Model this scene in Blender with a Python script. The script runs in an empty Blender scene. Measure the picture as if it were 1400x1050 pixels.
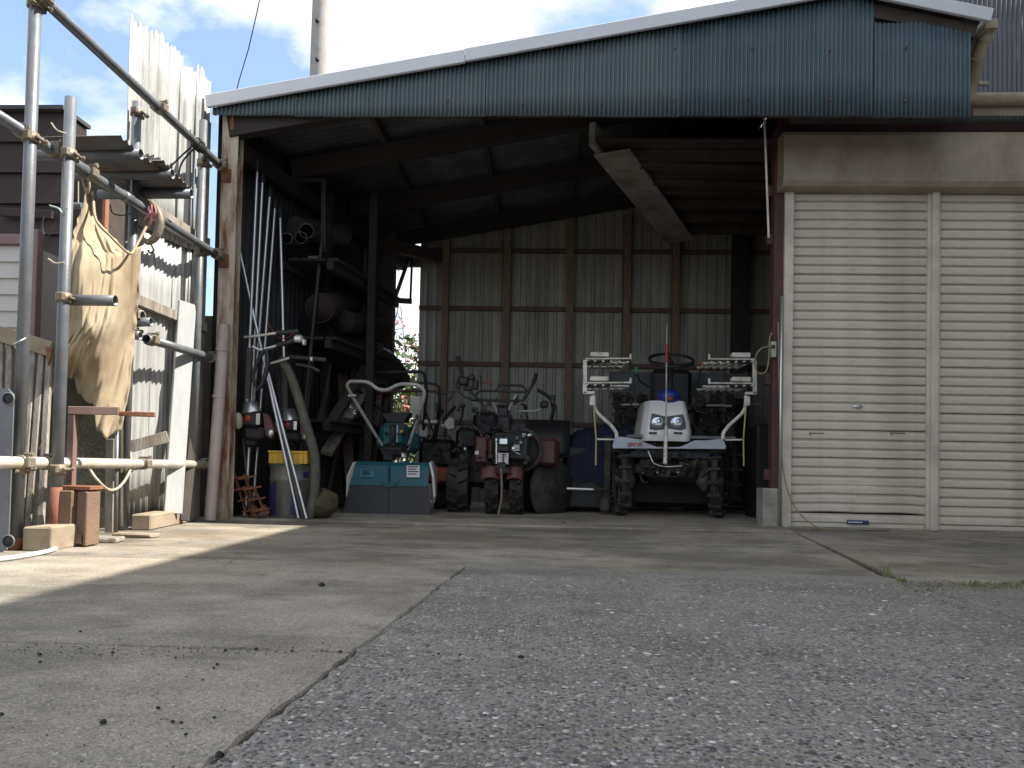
import bpy, bmesh, math, random
from math import radians as R, sin, cos, pi, tan, atan2, sqrt
from mathutils import Vector as V, Matrix as M
random.seed(7)
S = bpy.context.scene
COL = S.collection
# ------------------------------------------------------------------ camera
F = 1050.0                      # focal length in photo pixels (1400 wide)
YAW, PITCH, ROLL, CAMH = atan2(45, 1050), R(1.5), R(1.15), .46
_f = V((-sin(YAW)*cos(PITCH), cos(YAW)*cos(PITCH), sin(PITCH)))
_r0 = V((cos(YAW), sin(YAW), 0)); _u0 = _r0.cross(_f)
_r = _r0*cos(ROLL)+_u0*sin(ROLL); _u = _u0*cos(ROLL)-_r0*sin(ROLL)
CAM = V((0, 0, CAMH))
_d = V((0, 1, 0))
Y0 = 636+F*_d.dot(_u)/_d.dot(_f)      # principal row, so that the yard's vanishing point falls at row 636
cd = bpy.data.cameras.new('camera'); cam = bpy.data.objects.new('camera', cd); COL.objects.link(cam)
m = M.Identity(4)
for i, c in enumerate((_r, _u, -_f)):
    for j in range(3): m[j][i] = c[j]
cam.matrix_world = M.Translation(CAM) @ m
cd.sensor_width = 36; cd.lens = F/1400*36; cd.shift_y = (Y0-525)/1400; cd.clip_end = 4000; cd.clip_start = .05
S.camera = cam
def ray(px, py): return _f+_r*((px-700)/F)-_u*((py-Y0)/F)
def P(px, py, Y):               # point seen at photo pixel (px,py), Y metres into the yard
    d = ray(px, py); return CAM+d*(Y/d.y)
def G(px, py, z=0.0):           # ground point under a photo pixel
    d = ray(px, py); return CAM+d*((z-CAMH)/d.z)
# ------------------------------------------------------------------ light
SUN_EL, SUN_AZ = R(50), R(3)    # sun over the right-hand side, a little behind the shed
sd = V((cos(SUN_EL)*cos(SUN_AZ), cos(SUN_EL)*sin(SUN_AZ), sin(SUN_EL)))
sl = bpy.data.lights.new('sun', 'SUN'); sl.energy = 5.0; sl.angle = R(.5); sl.color = (1, .95, .86)
so = bpy.data.objects.new('sun', sl); COL.objects.link(so); so.rotation_euler = sd.to_track_quat('Z', 'Y').to_euler()
so.location = (20, 0, 25)
W = bpy.data.worlds.new('World'); S.world = W; W.use_nodes = True
nt = W.node_tree; N = nt.nodes; L = nt.links; N.clear()
out = N.new('ShaderNodeOutputWorld'); bg = N.new('ShaderNodeBackground'); L.new(bg.outputs[0], out.inputs[0])
sky = N.new('ShaderNodeTexSky'); sky.sky_type = 'NISHITA'; sky.sun_disc = False
sky.sun_elevation = SUN_EL; sky.sun_rotation = pi/2-SUN_AZ; sky.air_density = 1.0; sky.dust_density = 1.0
bg.inputs[1].default_value = .10
tc = N.new('ShaderNodeTexCoord')
mp = N.new('ShaderNodeMapping'); mp.inputs['Scale'].default_value = (1, 1, 1.9); mp.inputs['Location'].default_value = (9.4, 3.3, .2)
L.new(tc.outputs['Generated'], mp.inputs[0])
def wnoise(sc, det, ro):
    n = N.new('ShaderNodeTexNoise'); n.inputs['Scale'].default_value = sc; n.inputs['Detail'].default_value = det; n.inputs['Roughness'].default_value = ro
    L.new(mp.outputs[0], n.inputs[0]); return n
n1 = wnoise(3.2, 8, .55)
cr = N.new('ShaderNodeValToRGB'); cr.color_ramp.elements[0].position = .43; cr.color_ramp.elements[1].position = .56
L.new(n1.outputs[0], cr.inputs[0])
n2 = wnoise(5.0, 5, .5)
c2 = N.new('ShaderNodeValToRGB'); c2.color_ramp.elements[0].position = .36; c2.color_ramp.elements[1].position = .66
c2.color_ramp.elements[0].color = (4.6, 4.65, 4.9, 1); c2.color_ramp.elements[1].color = (8.4, 8.2, 7.9, 1)
L.new(n2.outputs[0], c2.inputs[0])
hv = N.new('ShaderNodeMixRGB'); hv.blend_type = 'ADD'; hv.inputs[0].default_value = 1; hv.inputs[2].default_value = (.8, 1.12, 1.45, 1)
L.new(sky.outputs[0], hv.inputs[1])
mx = N.new('ShaderNodeMixRGB'); L.new(cr.outputs[0], mx.inputs[0]); L.new(hv.outputs[0], mx.inputs[1]); L.new(c2.outputs[0], mx.inputs[2])
L.new(mx.outputs[0], bg.inputs[0])
S.view_settings.view_transform = 'Standard'; S.view_settings.look = 'None'; S.view_settings.gamma = 1
S.view_settings.use_curve_mapping = False; S.view_settings.exposure = 1.12
S.render.engine = 'CYCLES'
try: S.cycles.use_denoising = True; S.cycles.denoiser = 'OPENIMAGEDENOISE'
except Exception: pass
S.cycles.max_bounces = 8; S.cycles.diffuse_bounces = 5

# ------------------------------------------------------------------ materials
MATS = {}
def mat(name, base, rough=.6, metal=0., var=.2, scale=6, bump=.0, bscale=60, stain=None, stain_amt=.5, sscale=3, stretch=(1, 1, 1), spec=.5, sharp=.12, coat=0, speck=None):
    """two-tone noise, an optional stain with soft edges, fine bump"""
    if name in MATS: return MATS[name]
    k = bpy.data.materials.new(name); MATS[name] = k; k.use_nodes = True
    n = k.node_tree.nodes; l = k.node_tree.links; b = n['Principled BSDF']
    b.inputs['Roughness'].default_value = rough; b.inputs['Metallic'].default_value = metal
    b.inputs['Specular IOR Level'].default_value = spec
    if coat: b.inputs['Coat Weight'].default_value = coat
    t = n.new('ShaderNodeTexCoord'); mp = n.new('ShaderNodeMapping'); mp.inputs['Scale'].default_value = stretch
    l.new(t.outputs['Object'], mp.inputs[0])
    a = n.new('ShaderNodeTexNoise'); a.inputs['Scale'].default_value = scale; a.inputs['Detail'].default_value = 7; a.inputs['Roughness'].default_value = .62
    l.new(mp.outputs[0], a.inputs[0])
    r = n.new('ShaderNodeValToRGB'); e = r.color_ramp.elements
    e[0].position = .3; e[1].position = .7
    e[0].color = tuple(c*(1-var) for c in base)+(1,); e[1].color = tuple(min(1, c*(1+var)) for c in base)+(1,)
    l.new(a.outputs[0], r.inputs[0]); colr = r.outputs[0]
    if speck:
        s = n.new('ShaderNodeTexNoise'); s.inputs['Scale'].default_value = speck[1]; s.inputs['Detail'].default_value = 2
        l.new(mp.outputs[0], s.inputs[0])
        q = n.new('ShaderNodeValToRGB'); q.color_ramp.elements[0].position = speck[2]; q.color_ramp.elements[1].position = speck[2]+.06
        l.new(s.outputs[0], q.inputs[0])
        x = n.new('ShaderNodeMixRGB'); x.inputs[2].default_value = tuple(speck[0])+(1,)
        l.new(q.outputs[0], x.inputs[0]); l.new(colr, x.inputs[1]); colr = x.outputs[0]
    if stain:
        s = n.new('ShaderNodeTexNoise'); s.inputs['Scale'].default_value = sscale; s.inputs['Detail'].default_value = 9; s.inputs['Roughness'].default_value = .68
        l.new(mp.outputs[0], s.inputs[0])
        q = n.new('ShaderNodeValToRGB'); p = 1-stain_amt
        q.color_ramp.elements[0].position = max(0, .25+.5*p-sharp); q.color_ramp.elements[1].position = min(1, .25+.5*p+sharp)
        l.new(s.outputs[0], q.inputs[0])
        x = n.new('ShaderNodeMixRGB'); x.inputs[2].default_value = tuple(stain)+(1,)
        l.new(q.outputs[0], x.inputs[0]); l.new(colr, x.inputs[1]); colr = x.outputs[0]
        if metal or coat:
            mm = n.new('ShaderNodeMath'); mm.operation = 'MULTIPLY_ADD'; mm.inputs[1].default_value = -metal; mm.inputs[2].default_value = metal
            l.new(q.outputs[0], mm.inputs[0]); l.new(mm.outputs[0], b.inputs['Metallic'])
    l.new(colr, b.inputs['Base Color'])
    rr = n.new('ShaderNodeMapRange'); rr.inputs[3].default_value = max(.05, rough-.12); rr.inputs[4].default_value = min(1, rough+.12)
    l.new(a.outputs[0], rr.inputs[0]); l.new(rr.outputs[0], b.inputs['Roughness'])
    if bump:
        bn = n.new('ShaderNodeTexNoise'); bn.inputs['Scale'].default_value = bscale; bn.inputs['Detail'].default_value = 5
        l.new(mp.outputs[0], bn.inputs[0])
        bb = n.new('ShaderNodeBump'); bb.inputs['Strength'].default_value = bump; bb.inputs['Distance'].default_value = .01
        l.new(bn.outputs[0], bb.inputs['Height']); l.new(bb.outputs[0], b.inputs['Normal'])
    return k
RUST = (.17, .055, .022)
m_rustpost = mat('weathered_cream_paint', (.50, .43, .33), .6, var=.12, scale=5, stain=RUST, stain_amt=.45, sscale=2.2, stretch=(5, 5, .8), bump=.3, sharp=.09)
m_blue = mat('faded_blue_tin', (.10, .137, .155), .55, 0, var=.07, scale=2.5, stain=(.13, .16, .17), stain_amt=.4, sscale=3, stretch=(3, 3, .5), bump=.1)
m_blue2 = mat('dark_blue_tin', (.074, .112, .138), .5, 0, var=.08, scale=2.5, stain=(.098, .133, .155), stain_amt=.4, sscale=3, stretch=(3, 3, .4), bump=.1)
m_trim = mat('pale_trim', (.62, .64, .68), .45, var=.05, scale=4)
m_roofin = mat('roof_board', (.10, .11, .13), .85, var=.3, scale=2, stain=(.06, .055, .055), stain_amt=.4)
m_roofout = mat('roof_tin', (.2, .24, .28), .5, .3)
m_redsteel = mat('red_oxide_steel', (.085, .03, .026), .65, var=.3, scale=5, stain=(.04, .026, .022), stain_amt=.4, bump=.1)
m_brownsteel = mat('brown_girt', (.13, .075, .055), .7, var=.25, scale=8, bump=.1)
m_wood = mat('old_timber', (.20, .14, .095), .8, var=.35, scale=7, stretch=(6, 6, .7), bump=.4, bscale=25)
m_greywood = mat('grey_timber', (.30, .27, .23), .85, var=.3, scale=7, stretch=(6, 6, .7), bump=.4, bscale=25, stain=(.16, .13, .1), stain_amt=.4)
m_palewood = mat('pale_timber', (.33, .27, .19), .8, var=.25, scale=6, stretch=(3, 3, 3), bump=.3, bscale=40, stain=(.2, .15, .1), stain_amt=.35)
m_darkwood = mat('dark_timber', (.055, .042, .034), .85, var=.35, scale=6, bump=.3)
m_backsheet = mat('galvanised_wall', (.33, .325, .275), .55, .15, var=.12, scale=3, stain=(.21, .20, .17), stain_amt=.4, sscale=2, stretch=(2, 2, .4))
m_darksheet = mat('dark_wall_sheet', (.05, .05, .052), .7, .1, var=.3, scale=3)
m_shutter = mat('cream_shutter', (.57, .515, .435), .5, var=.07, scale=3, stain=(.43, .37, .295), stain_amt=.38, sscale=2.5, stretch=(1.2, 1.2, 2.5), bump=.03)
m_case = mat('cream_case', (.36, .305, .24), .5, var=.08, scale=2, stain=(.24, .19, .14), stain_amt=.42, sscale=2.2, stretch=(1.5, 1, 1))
m_alu = mat('aluminium', (.62, .63, .64), .35, .85, var=.08, scale=10)
m_guide = mat('guide_rail', (.60, .55, .47), .45, .2, var=.08, scale=5, stain=(.4, .36, .3), stain_amt=.35)
m_galv = mat('galvanised_pipe', (.15, .165, .185), .45, .35, var=.22, scale=9, stain=(.13, .125, .12), stain_amt=.4, sscale=5, bump=.08)
m_clamp = mat('clamp_steel', (.24, .22, .17), .55, .3, var=.3, scale=20, stain=(.13, .07, .04), stain_amt=.38, sscale=14, bump=.2)
m_conc = mat('old_concrete', (.34, .31, .27), .9, var=.2, scale=8, stain=(.17, .155, .13), stain_amt=.42, sscale=5, bump=.5, bscale=90)
m_rafter = mat('dark_brown_rafter', (.026, .02, .02), .8, var=.3, scale=5)  # very dark brown with slight random variation
m_black = mat('black_plastic', (.018, .018, .02), .5, var=.25, scale=8)
m_dark = mat('dark_iron', (.026, .026, .028), .55, .3, var=.3, scale=12, bump=.1)
m_rust = mat('rusty_iron', (.16, .07, .04), .8, .2, var=.4, scale=12, bump=.4, stain=(.30, .12, .06), stain_amt=.4, sscale=9)
m_rubber = mat('tyre_rubber', (.02, .019, .018), .8, var=.3, scale=9, bump=.2, stain=(.055, .05, .042), stain_amt=.36, sscale=8)
m_beigepipe = mat('beige_pvc', (.42, .36, .27), .5, var=.1, scale=4, stain=(.22, .18, .13), stain_amt=.35)
m_greycorr = mat('grey_corrugated', (.13, .135, .155), .75, 0, var=.15, scale=2, stretch=(2, 2, .4))
# ------------------------------------------------------------------ mesh builder
class MB:
    def __init__(s): s.v = []; s.f = []; s.s = []
    def add(s, vs, fs, smooth=False):
        o = len(s.v); s.v += [V(p) for p in vs]
        s.f += [tuple(i+o for i in q) for q in fs]; s.s += [smooth]*len(fs); return s
    def box(s, c, size, ch=0., rot=None):
        hx, hy, hz = [q/2 for q in size]; c = V(c); rot = rot or M.Identity(3)
        if ch <= 0:
            vs = [V((x*hx, y*hy, z*hz)) for x in (-1, 1) for y in (-1, 1) for z in (-1, 1)]
            fs = [(0, 1, 3, 2), (4, 6, 7, 5), (0, 4, 5, 1), (2, 3, 7, 6), (0, 2, 6, 4), (1, 5, 7, 3)]
        else:
            ch = min(ch, hx*.9, hy*.9, hz*.9); h = (hx, hy, hz); vs = []; ix = {}
            for a in (-1, 1):
                for b in (-1, 1):
                    for d in (-1, 1):
                        for ax in range(3):
                            p = [a*(hx-ch), b*(hy-ch), d*(hz-ch)]; p[ax] = (a, b, d)[ax]*h[ax]
                            ix[(a, b, d, ax)] = len(vs); vs.append(V(p))
            fs = []
            for ax in range(3):
                o1, o2 = [q for q in range(3) if q != ax]
                for sg in (-1, 1):
                    q = []
                    for (p1, p2) in ((-1, -1), (1, -1), (1, 1), (-1, 1)):
                        k = [0, 0, 0]; k[ax] = sg; k[o1] = p1; k[o2] = p2; q.append(ix[(*k, ax)])
                    fs.append(tuple(q))
            for ax in range(3):
                o1, o2 = [q for q in range(3) if q != ax]
                for s1 in (-1, 1):
                    for s2 in (-1, 1):
                        def g(e, w):
                            k = [0, 0, 0]; k[ax] = e; k[o1] = s1; k[o2] = s2; return ix[(*k, w)]
                        fs.append((g(-1, o1), g(1, o1), g(1, o2), g(-1, o2)))
            for a in (-1, 1):
                for b in (-1, 1):
                    for d in (-1, 1): fs.append(tuple(ix[(a, b, d, q)] for q in range(3)))
        return s.add([c+rot @ p for p in vs], fs)
    def beam(s, p0, p1, w, h, up=(0, 0, 1), ch=.003):
        p0 = V(p0); p1 = V(p1); d = (p1-p0); n = d.length; d.normalize(); up = V(up)
        x = d.cross(up)
        if x.length < 1e-4: x = d.cross(V((0, 1, 0)))
        x.normalize(); z = x.cross(d)
        m = M((x, d, z)).transposed()
        return s.box((p0+p1)/2, (w, n, h), ch, m)
    def tube(s, pts, r, n=10, cap=True):
        pts = [V(p) for p in pts]; k = len(pts); rs = r if isinstance(r, (list, tuple)) else [r]*k
        o = len(s.v); d0 = (pts[1]-pts[0]).normalized()
        a = d0.cross(V((0, 0, 1)));  a = a if a.length > .05 else d0.cross(V((0, 1, 0))); a.normalize()
        vs = []
        for i, p in enumerate(pts):
            d = (pts[min(i+1, k-1)]-pts[max(i-1, 0)]).normalized()
            a = (a-d*a.dot(d)); a.normalize(); b = d.cross(a)
            vs += [p+(a*cos(2*pi*j/n)+b*sin(2*pi*j/n))*rs[i] for j in range(n)]
        fs = [(i*n+j, i*n+(j+1) % n, (i+1)*n+(j+1) % n, (i+1)*n+j) for i in range(k-1) for j in range(n)]
        s.add(vs, fs, True)
        if cap:
            s.add(vs[:n], [tuple(range(n))]); s.add(vs[-n:], [tuple(range(n))])
        return s
    def pipe(s, p0, p1, r, t=.003, n=14):     # hollow straight pipe
        p0 = V(p0); p1 = V(p1)
        s.lathe([(r-t, 0), (r, 0), (r, 1), (r-t, 1), (r-t, 0)], p0, (p1-p0).normalized(), n, (p1-p0).length); return s
    def lathe(s, prof, o, axis, n=20, L=1., smooth=True):
        o = V(o); d = V(axis).normalized(); a = d.cross(V((0, 0, 1))); a = a if a.length > .05 else d.cross(V((1, 0, 0))); a.normalize(); b = d.cross(a)
        vs = []; k = len(prof)
        for (r, h) in prof: vs += [o+d*(h*L)+(a*cos(2*pi*j/n)+b*sin(2*pi*j/n))*max(r, 1e-5) for j in range(n)]
        fs = [(i*n+j, i*n+(j+1) % n, (i+1)*n+(j+1) % n, (i+1)*n+j) for i in range(k-1) for j in range(n)]
        return s.add(vs, fs, smooth)
    def prism(s, poly, off):
        poly = [V(p) for p in poly]; n = len(poly); off = V(off)
        fs = [tuple(range(n)), tuple(range(2*n-1, n-1, -1))]+[(i, (i+1) % n, n+(i+1) % n, n+i) for i in range(n)]
        return s.add(poly+[p+off for p in poly], fs)
    def grid(s, fn, nu, nv, smooth=True):
        vs = [fn(i/nu, j/nv) for j in range(nv+1) for i in range(nu+1)]
        fs = [(j*(nu+1)+i, j*(nu+1)+i+1, (j+1)*(nu+1)+i+1, (j+1)*(nu+1)+i) for j in range(nv) for i in range(nu)]
        return s.add(vs, fs, smooth)
    def ball(s, c, r, n=12, k=8):
        c = V(c); r = r if isinstance(r, (tuple, list)) else (r, r, r)
        return s.grid(lambda u, v: c+V((r[0]*sin(pi*v)*cos(2*pi*u), r[1]*sin(pi*v)*sin(2*pi*u), r[2]*cos(pi*v))), n, k)
    def corr(s, bot, top, length, pitch, amp, nrm, kind='sine', seg=6, nv=1, wob=0.):
        """profiled sheet; bot(u), top(u) give its lower and upper edge"""
        nrm = V(nrm).normalized(); us = []
        if kind == 'sine':
            n = max(4, int(length/pitch*seg)); us = [(i/n, amp*sin(2*pi*i/n*length/pitch)) for i in range(n+1)]
        else:                                   # trapezoid ribs
            x = 0.
            while x < length:
                for (dx, h) in ((0, 0), (.55, 0), (.66, 1), (.86, 1), (.97, 0)):
                    q = x+dx*pitch
                    if q <= length: us.append((q/length, amp*h))
                x += pitch
            us.append((1., 0.))
        n = len(us)-1
        vs = [V(bot(u)).lerp(V(top(u)), j/nv)+nrm*(a+(wob*sin(3*u*pi+j) if wob else 0)) for j in range(nv+1) for (u, a) in us]
        fs = [(j*(n+1)+i, j*(n+1)+i+1, (j+1)*(n+1)+i+1, (j+1)*(n+1)+i) for j in range(nv) for i in range(n)]
        return s.add(vs, fs, kind == 'sine')
    def build(s, name, m, parent=None, local=False, label=None, solid=0, bevel=0, sub=0, kind=None):
        me = bpy.data.meshes.new(name)
        off = V((0, 0, 0))
        if parent is not None and not local:
            q = parent
            while q is not None: off = off+q.location; q = q.parent
        me.from_pydata([tuple(p-off) for p in s.v], [], s.f); me.update()
        me.polygons.foreach_set('use_smooth', s.s)
        bm = bmesh.new(); bm.from_mesh(me); bmesh.ops.recalc_face_normals(bm, faces=bm.faces); bm.to_mesh(me); bm.free()
        o = bpy.data.objects.new(name, me); COL.objects.link(o); me.materials.append(m)
        if parent is not None: o.parent = parent
        if label: o['label'] = label
        if kind: o['kind'] = kind
        if solid: d = o.modifiers.new('thickness', 'SOLIDIFY'); d.thickness = solid; d.offset = 0
        if bevel: d = o.modifiers.new('bevel', 'BEVEL'); d.width = bevel; d.segments = 2; d.limit_method = 'ANGLE'
        if sub: d = o.modifiers.new('smooth', 'SUBSURF'); d.levels = sub; d.render_levels = sub
        return o
def tag(o, label, cat, group=None):
    o['label'] = label; o['category'] = cat
    if group: o['group'] = group
    return o
def T(name, loc, label, cat, group=None, rz=0):
    o = bpy.data.objects.new(name, None); COL.objects.link(o); o.location = loc; o.rotation_euler = (0, 0, rz); o.empty_display_size = .1
    return tag(o, label, cat, group)
def struct(o): o['kind'] = 'structure'; return o
def copy_tree(o, parent=None):
    c = o.copy(); COL.objects.link(c)
    if parent is not None: c.parent = parent
    for ch in list(o.children): copy_tree(ch, c)
    return c
def share(o, parent, loc, rot=None):
    c = o.copy(); COL.objects.link(c); c.parent = parent; c.location = loc
    if rot: c.rotation_euler = rot
    return c
def curve(pts, n=8):            # Catmull-Rom through points
    pts = [V(p) for p in pts]; q = [pts[0]*2-pts[1]]+pts+[pts[-1]*2-pts[-2]]; r = []
    for i in range(1, len(q)-2):
        a, b, c, d = q[i-1:i+3]
        for k in range(n):
            t = k/n; r.append(.5*((2*b)+(c-a)*t+(2*a-5*b+4*c-d)*t*t+(3*b-a-3*c+d)*t**3))
    return r+[pts[-1]]
def rounded(pts, rad, n=5):     # polyline with rounded corners
    pts = [V(p) for p in pts]; r = [pts[0]]
    for a, b, c in zip(pts, pts[1:], pts[2:]):
        u = (a-b); w = (c-b); q = min(rad, u.length*.45, w.length*.45); p0 = b+u.normalized()*q; p1 = b+w.normalized()*q
        r += [(p0*(1-t)**2+b*2*t*(1-t)+p1*t*t) for t in [i/n for i in range(n+1)]]
    return r+[pts[-1]]
# ------------------------------------------------------------------ ground
def ground_mat(name, aggregate, grime=0.):
    k = bpy.data.materials.new(name); k.use_nodes = True; n = k.node_tree.nodes; l = k.node_tree.links; b = n['Principled BSDF']
    b.inputs['Roughness'].default_value = .85
    t = n.new('ShaderNodeTexCoord')
    def noise(sc, det=6, ro=.6, st=None):
        q = n.new('ShaderNodeTexNoise'); q.inputs['Scale'].default_value = sc; q.inputs['Detail'].default_value = det; q.inputs['Roughness'].default_value = ro
        if st:
            mp = n.new('ShaderNodeMapping'); mp.inputs['Scale'].default_value = st; l.new(t.outputs['Object'], mp.inputs[0]); l.new(mp.outputs[0], q.inputs[0])
        else: l.new(t.outputs['Object'], q.inputs[0])
        return q.outputs[0]
    def ramp(x, stops):
        q = n.new('ShaderNodeValToRGB'); e = q.color_ramp.elements
        while len(e) < len(stops): e.new(.5)
        for i, (p, c) in enumerate(stops): e[i].position = p; e[i].color = (*c, 1) if len(c) == 3 else c
        l.new(x, q.inputs[0]); return q.outputs[0]
    def mixc(f, a, c, mode='MIX'):
        q = n.new('ShaderNodeMixRGB'); q.blend_type = mode
        for i, x in ((0, f), (1, a), (2, c)):
            if isinstance(x, (int, float)): q.inputs[i].default_value = x
            elif isinstance(x, tuple): q.inputs[i].default_value = (*x, 1)
            else: l.new(x, q.inputs[i])
        return q.outputs[0]
    # cement paste: broad tones, brown and black staining, hairline cracks
    c = ramp(noise(5, 8), [(.3, (.25, .222, .182)), (.7, (.37, .33, .268))] if not aggregate else [(.3, (.205, .188, .162)), (.7, (.31, .285, .247))])
    c = mixc(ramp(noise(1.1, 9, .68, (.8, 1.3, 1)), [(.46-grime, (0, 0, 0)), (.62-grime, (.85, .85, .85))]), c, (.13, .115, .088))
    c = mixc(ramp(noise(.8, 5, .6), [(.5, (0, 0, 0)), (.7, (.5, .5, .5))]), c, (.29, .215, .12) if not aggregate else (.25, .21, .16))
    c = mixc(ramp(noise(2.3, 10, .75, (.7, 1.4, 1)), [(.57-grime, (0, 0, 0)), (.66-grime*.5, (.7, .7, .7))]), c, (.07, .063, .047))
    # stones showing in the worn surface
    v = n.new('ShaderNodeTexVoronoi'); v.inputs['Scale'].default_value = 88 if aggregate else 110; v.inputs['Randomness'].default_value = 1; l.new(t.outputs['Object'], v.inputs['Vector'])
    v2 = n.new('ShaderNodeTexVoronoi'); v2.inputs['Scale'].default_value = 290; l.new(t.outputs['Object'], v2.inputs['Vector'])
    sep = n.new('ShaderNodeSeparateColor'); l.new(v.outputs['Color'], sep.inputs[0])
    sep2 = n.new('ShaderNodeSeparateColor'); l.new(v2.outputs['Color'], sep2.inputs[0])
    stone = ramp(sep.outputs[0], [(0, (.04, .038, .036)), (.28, (.12, .116, .11)), (.52, (.20, .196, .192)), (.76, (.32, .30, .27)), (.9, (.24, .19, .14)), (.985, (.55, .53, .50))])
    paste = mixc(.8, c, ramp(sep2.outputs[1], [(0, (.5, .5, .5)), (.5, (.95, .95, .95)), (.95, (1.2, 1.2, 1.2)), (1, (2, 2, 2))]), 'MULTIPLY')
    size = n.new('ShaderNodeMath'); size.operation = 'MULTIPLY_ADD'; size.inputs[1].default_value = .36; size.inputs[2].default_value = .34 if aggregate else .22
    l.new(sep.outputs[2], size.inputs[0])
    lt = n.new('ShaderNodeMath'); lt.operation = 'SUBTRACT'; l.new(size.outputs[0], lt.inputs[0]); l.new(v.outputs['Distance'], lt.inputs[1])
    inside = ramp(lt.outputs[0], [(.0, (0, 0, 0)), (.07, (1, 1, 1))])
    sx_ = n.new('ShaderNodeSeparateXYZ'); l.new(t.outputs['Object'], sx_.inputs[0])
    mr = n.new('ShaderNodeMapRange'); mr.inputs[1].default_value = 1.7; mr.inputs[2].default_value = 3.5; mr.inputs[3].default_value = 1.15 if aggregate else .42; mr.inputs[4].default_value = .55 if aggregate else .15; mr.clamp = False
    l.new(sx_.outputs[1], mr.inputs[0])
    wear = ramp(noise(1.7, 8, .66), [(.34, (.4, .4, .4)), (.56, (1, 1, 1))])
    f1 = n.new('ShaderNodeMath'); f1.operation = 'MULTIPLY'; l.new(mr.outputs[0], f1.inputs[0]); l.new(wear, f1.inputs[1])
    f2 = n.new('ShaderNodeMath'); f2.operation = 'MULTIPLY'; l.new(f1.outputs[0], f2.inputs[0]); l.new(inside, f2.inputs[1])
    c = mixc(f2.outputs[0], paste, stone)
    vc = n.new('ShaderNodeTexVoronoi'); vc.feature = 'DISTANCE_TO_EDGE'; vc.inputs['Scale'].default_value = .55
    wv = n.new('ShaderNodeMixRGB'); wv.blend_type = 'ADD'; wv.inputs[0].default_value = .35; l.new(t.outputs['Object'], wv.inputs[1])
    wn = n.new('ShaderNodeTexNoise'); wn.inputs['Scale'].default_value = 3; wn.inputs['Detail'].default_value = 8; l.new(t.outputs['Object'], wn.inputs[0]); l.new(wn.outputs['Color'], wv.inputs[2]); l.new(wv.outputs[0], vc.inputs['Vector'])
    crack = ramp(vc.outputs['Distance'], [(.0, (.75, .75, .75)), (.0035, (0, 0, 0))])
    cm = n.new('ShaderNodeMath'); cm.operation = 'MULTIPLY'; l.new(crack, cm.inputs[0]); l.new(ramp(noise(.7, 2), [(.5, (0, 0, 0)), (.58, (1, 1, 1))]), cm.inputs[1])
    c = mixc(cm.outputs[0], c, (.05, .045, .035))
    hh_ = n.new('ShaderNodeMath'); hh_.operation = 'MULTIPLY_ADD'; hh_.inputs[1].default_value = .8; l.new(f2.outputs[0], hh_.inputs[0]); l.new(noise(160, 5), hh_.inputs[2])
    height = hh_.outputs[0]; st, dist = (.7, .006) if aggregate else (.5, .005)
    bb = n.new('ShaderNodeBump'); bb.inputs['Strength'].default_value = st; bb.inputs['Distance'].default_value = dist
    l.new(height, bb.inputs['Height']); l.new(bb.outputs[0], b.inputs['Normal']); l.new(c, b.inputs['Base Color'])
    return k
m_agg = ground_mat('exposed_aggregate', True); m_floor = ground_mat('worn_concrete', False); m_apron = ground_mat('grimy_concrete', False, .05)
m_soil = mat('dark_soil', (.03, .026, .021), .95, var=.3, scale=5, bump=.4)
q = MB(); q.grid(lambda u, v: V((-400+800*u, -400+800*v, -.035)), 8, 8); struct(q.build('ground', m_soil))
pav = MB(); pav.box((.2, 3.2, -.028), (8.4, 13.2, .01)); pavement = struct(pav.build('pavement', m_soil))
def slab(poly, z0, m, top=0., edge=.011):
    """cast slab with a slightly broken edge"""
    pts = []
    for a, b in zip(poly, poly[1:]+poly[:1]):
        a = V((a[0], a[1], 0)); b = V((b[0], b[1], 0)); k = max(2, int((b-a).length/.035)); nn = V((-(b-a).y, (b-a).x, 0)).normalized()
        for i in range(k):
            t = i/k; w = (random.gauss(0, .0032)-abs(random.gauss(0, .0025))) if i else 0
            pts.append(a.lerp(b, t)+nn*w)
    q = MB(); n = len(pts)
    up = [p+V((0, 0, top)) for p in pts]; c = sum((p for p in pts), V())/n
    ins = [p+(c-p).normalized()*.006+V((0, 0, top)) for p in pts]
    lo = [p+V((0, 0, top-.006)) for p in pts]; bt = [p+V((0, 0, z0)) for p in pts]
    q.add(ins+lo+bt, [tuple(range(n))]+[(i, (i+1) % n, n+(i+1) % n, n+i) for i in range(n)]+[(n+i, n+(i+1) % n, 2*n+(i+1) % n, 2*n+i) for i in range(n)])
    return q.build('slab', m, pavement)
g = .015
sx = lambda Y: -.565+.068*Y               # the seam beside the smooth concrete
slab([(-4, -3), (sx(-3)-g, -3), (sx(1.84)-g, 1.84), (-4, 1.84)], -.03, m_floor)
slab([(-4, 1.85), (sx(1.85)-g, 1.85), (sx(3.45)-g, 3.45), (-4, 3.45)], -.03, m_floor)
slab([(sx(-3), -3), (1.50, -3), (1.50, 3.45), (sx(3.45), 3.45)], -.03, m_agg, .003)
slab([(1.512, -3), (4.4, -3), (4.4, 3.02), (1.9, 3.10), (1.512, 3.40)], -.03, m_agg, .002)
slab([(1.56, 3.42), (1.96, 3.14), (4.4, 3.06), (4.4, 6.22), (1.93, 6.22), (1.86, 5.66)], -.03, m_apron, -.002)
slab([(-4, 3.462), (1.50, 3.462), (1.84, 5.70), (-4, 5.70)], -.03, m_apron, 0)
slab([(-4, 5.712), (1.84, 5.712), (1.90, 6.26), (4.4, 6.26), (4.4, 9.7), (-4, 9.7)], -.03, m_floor, .012)
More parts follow.
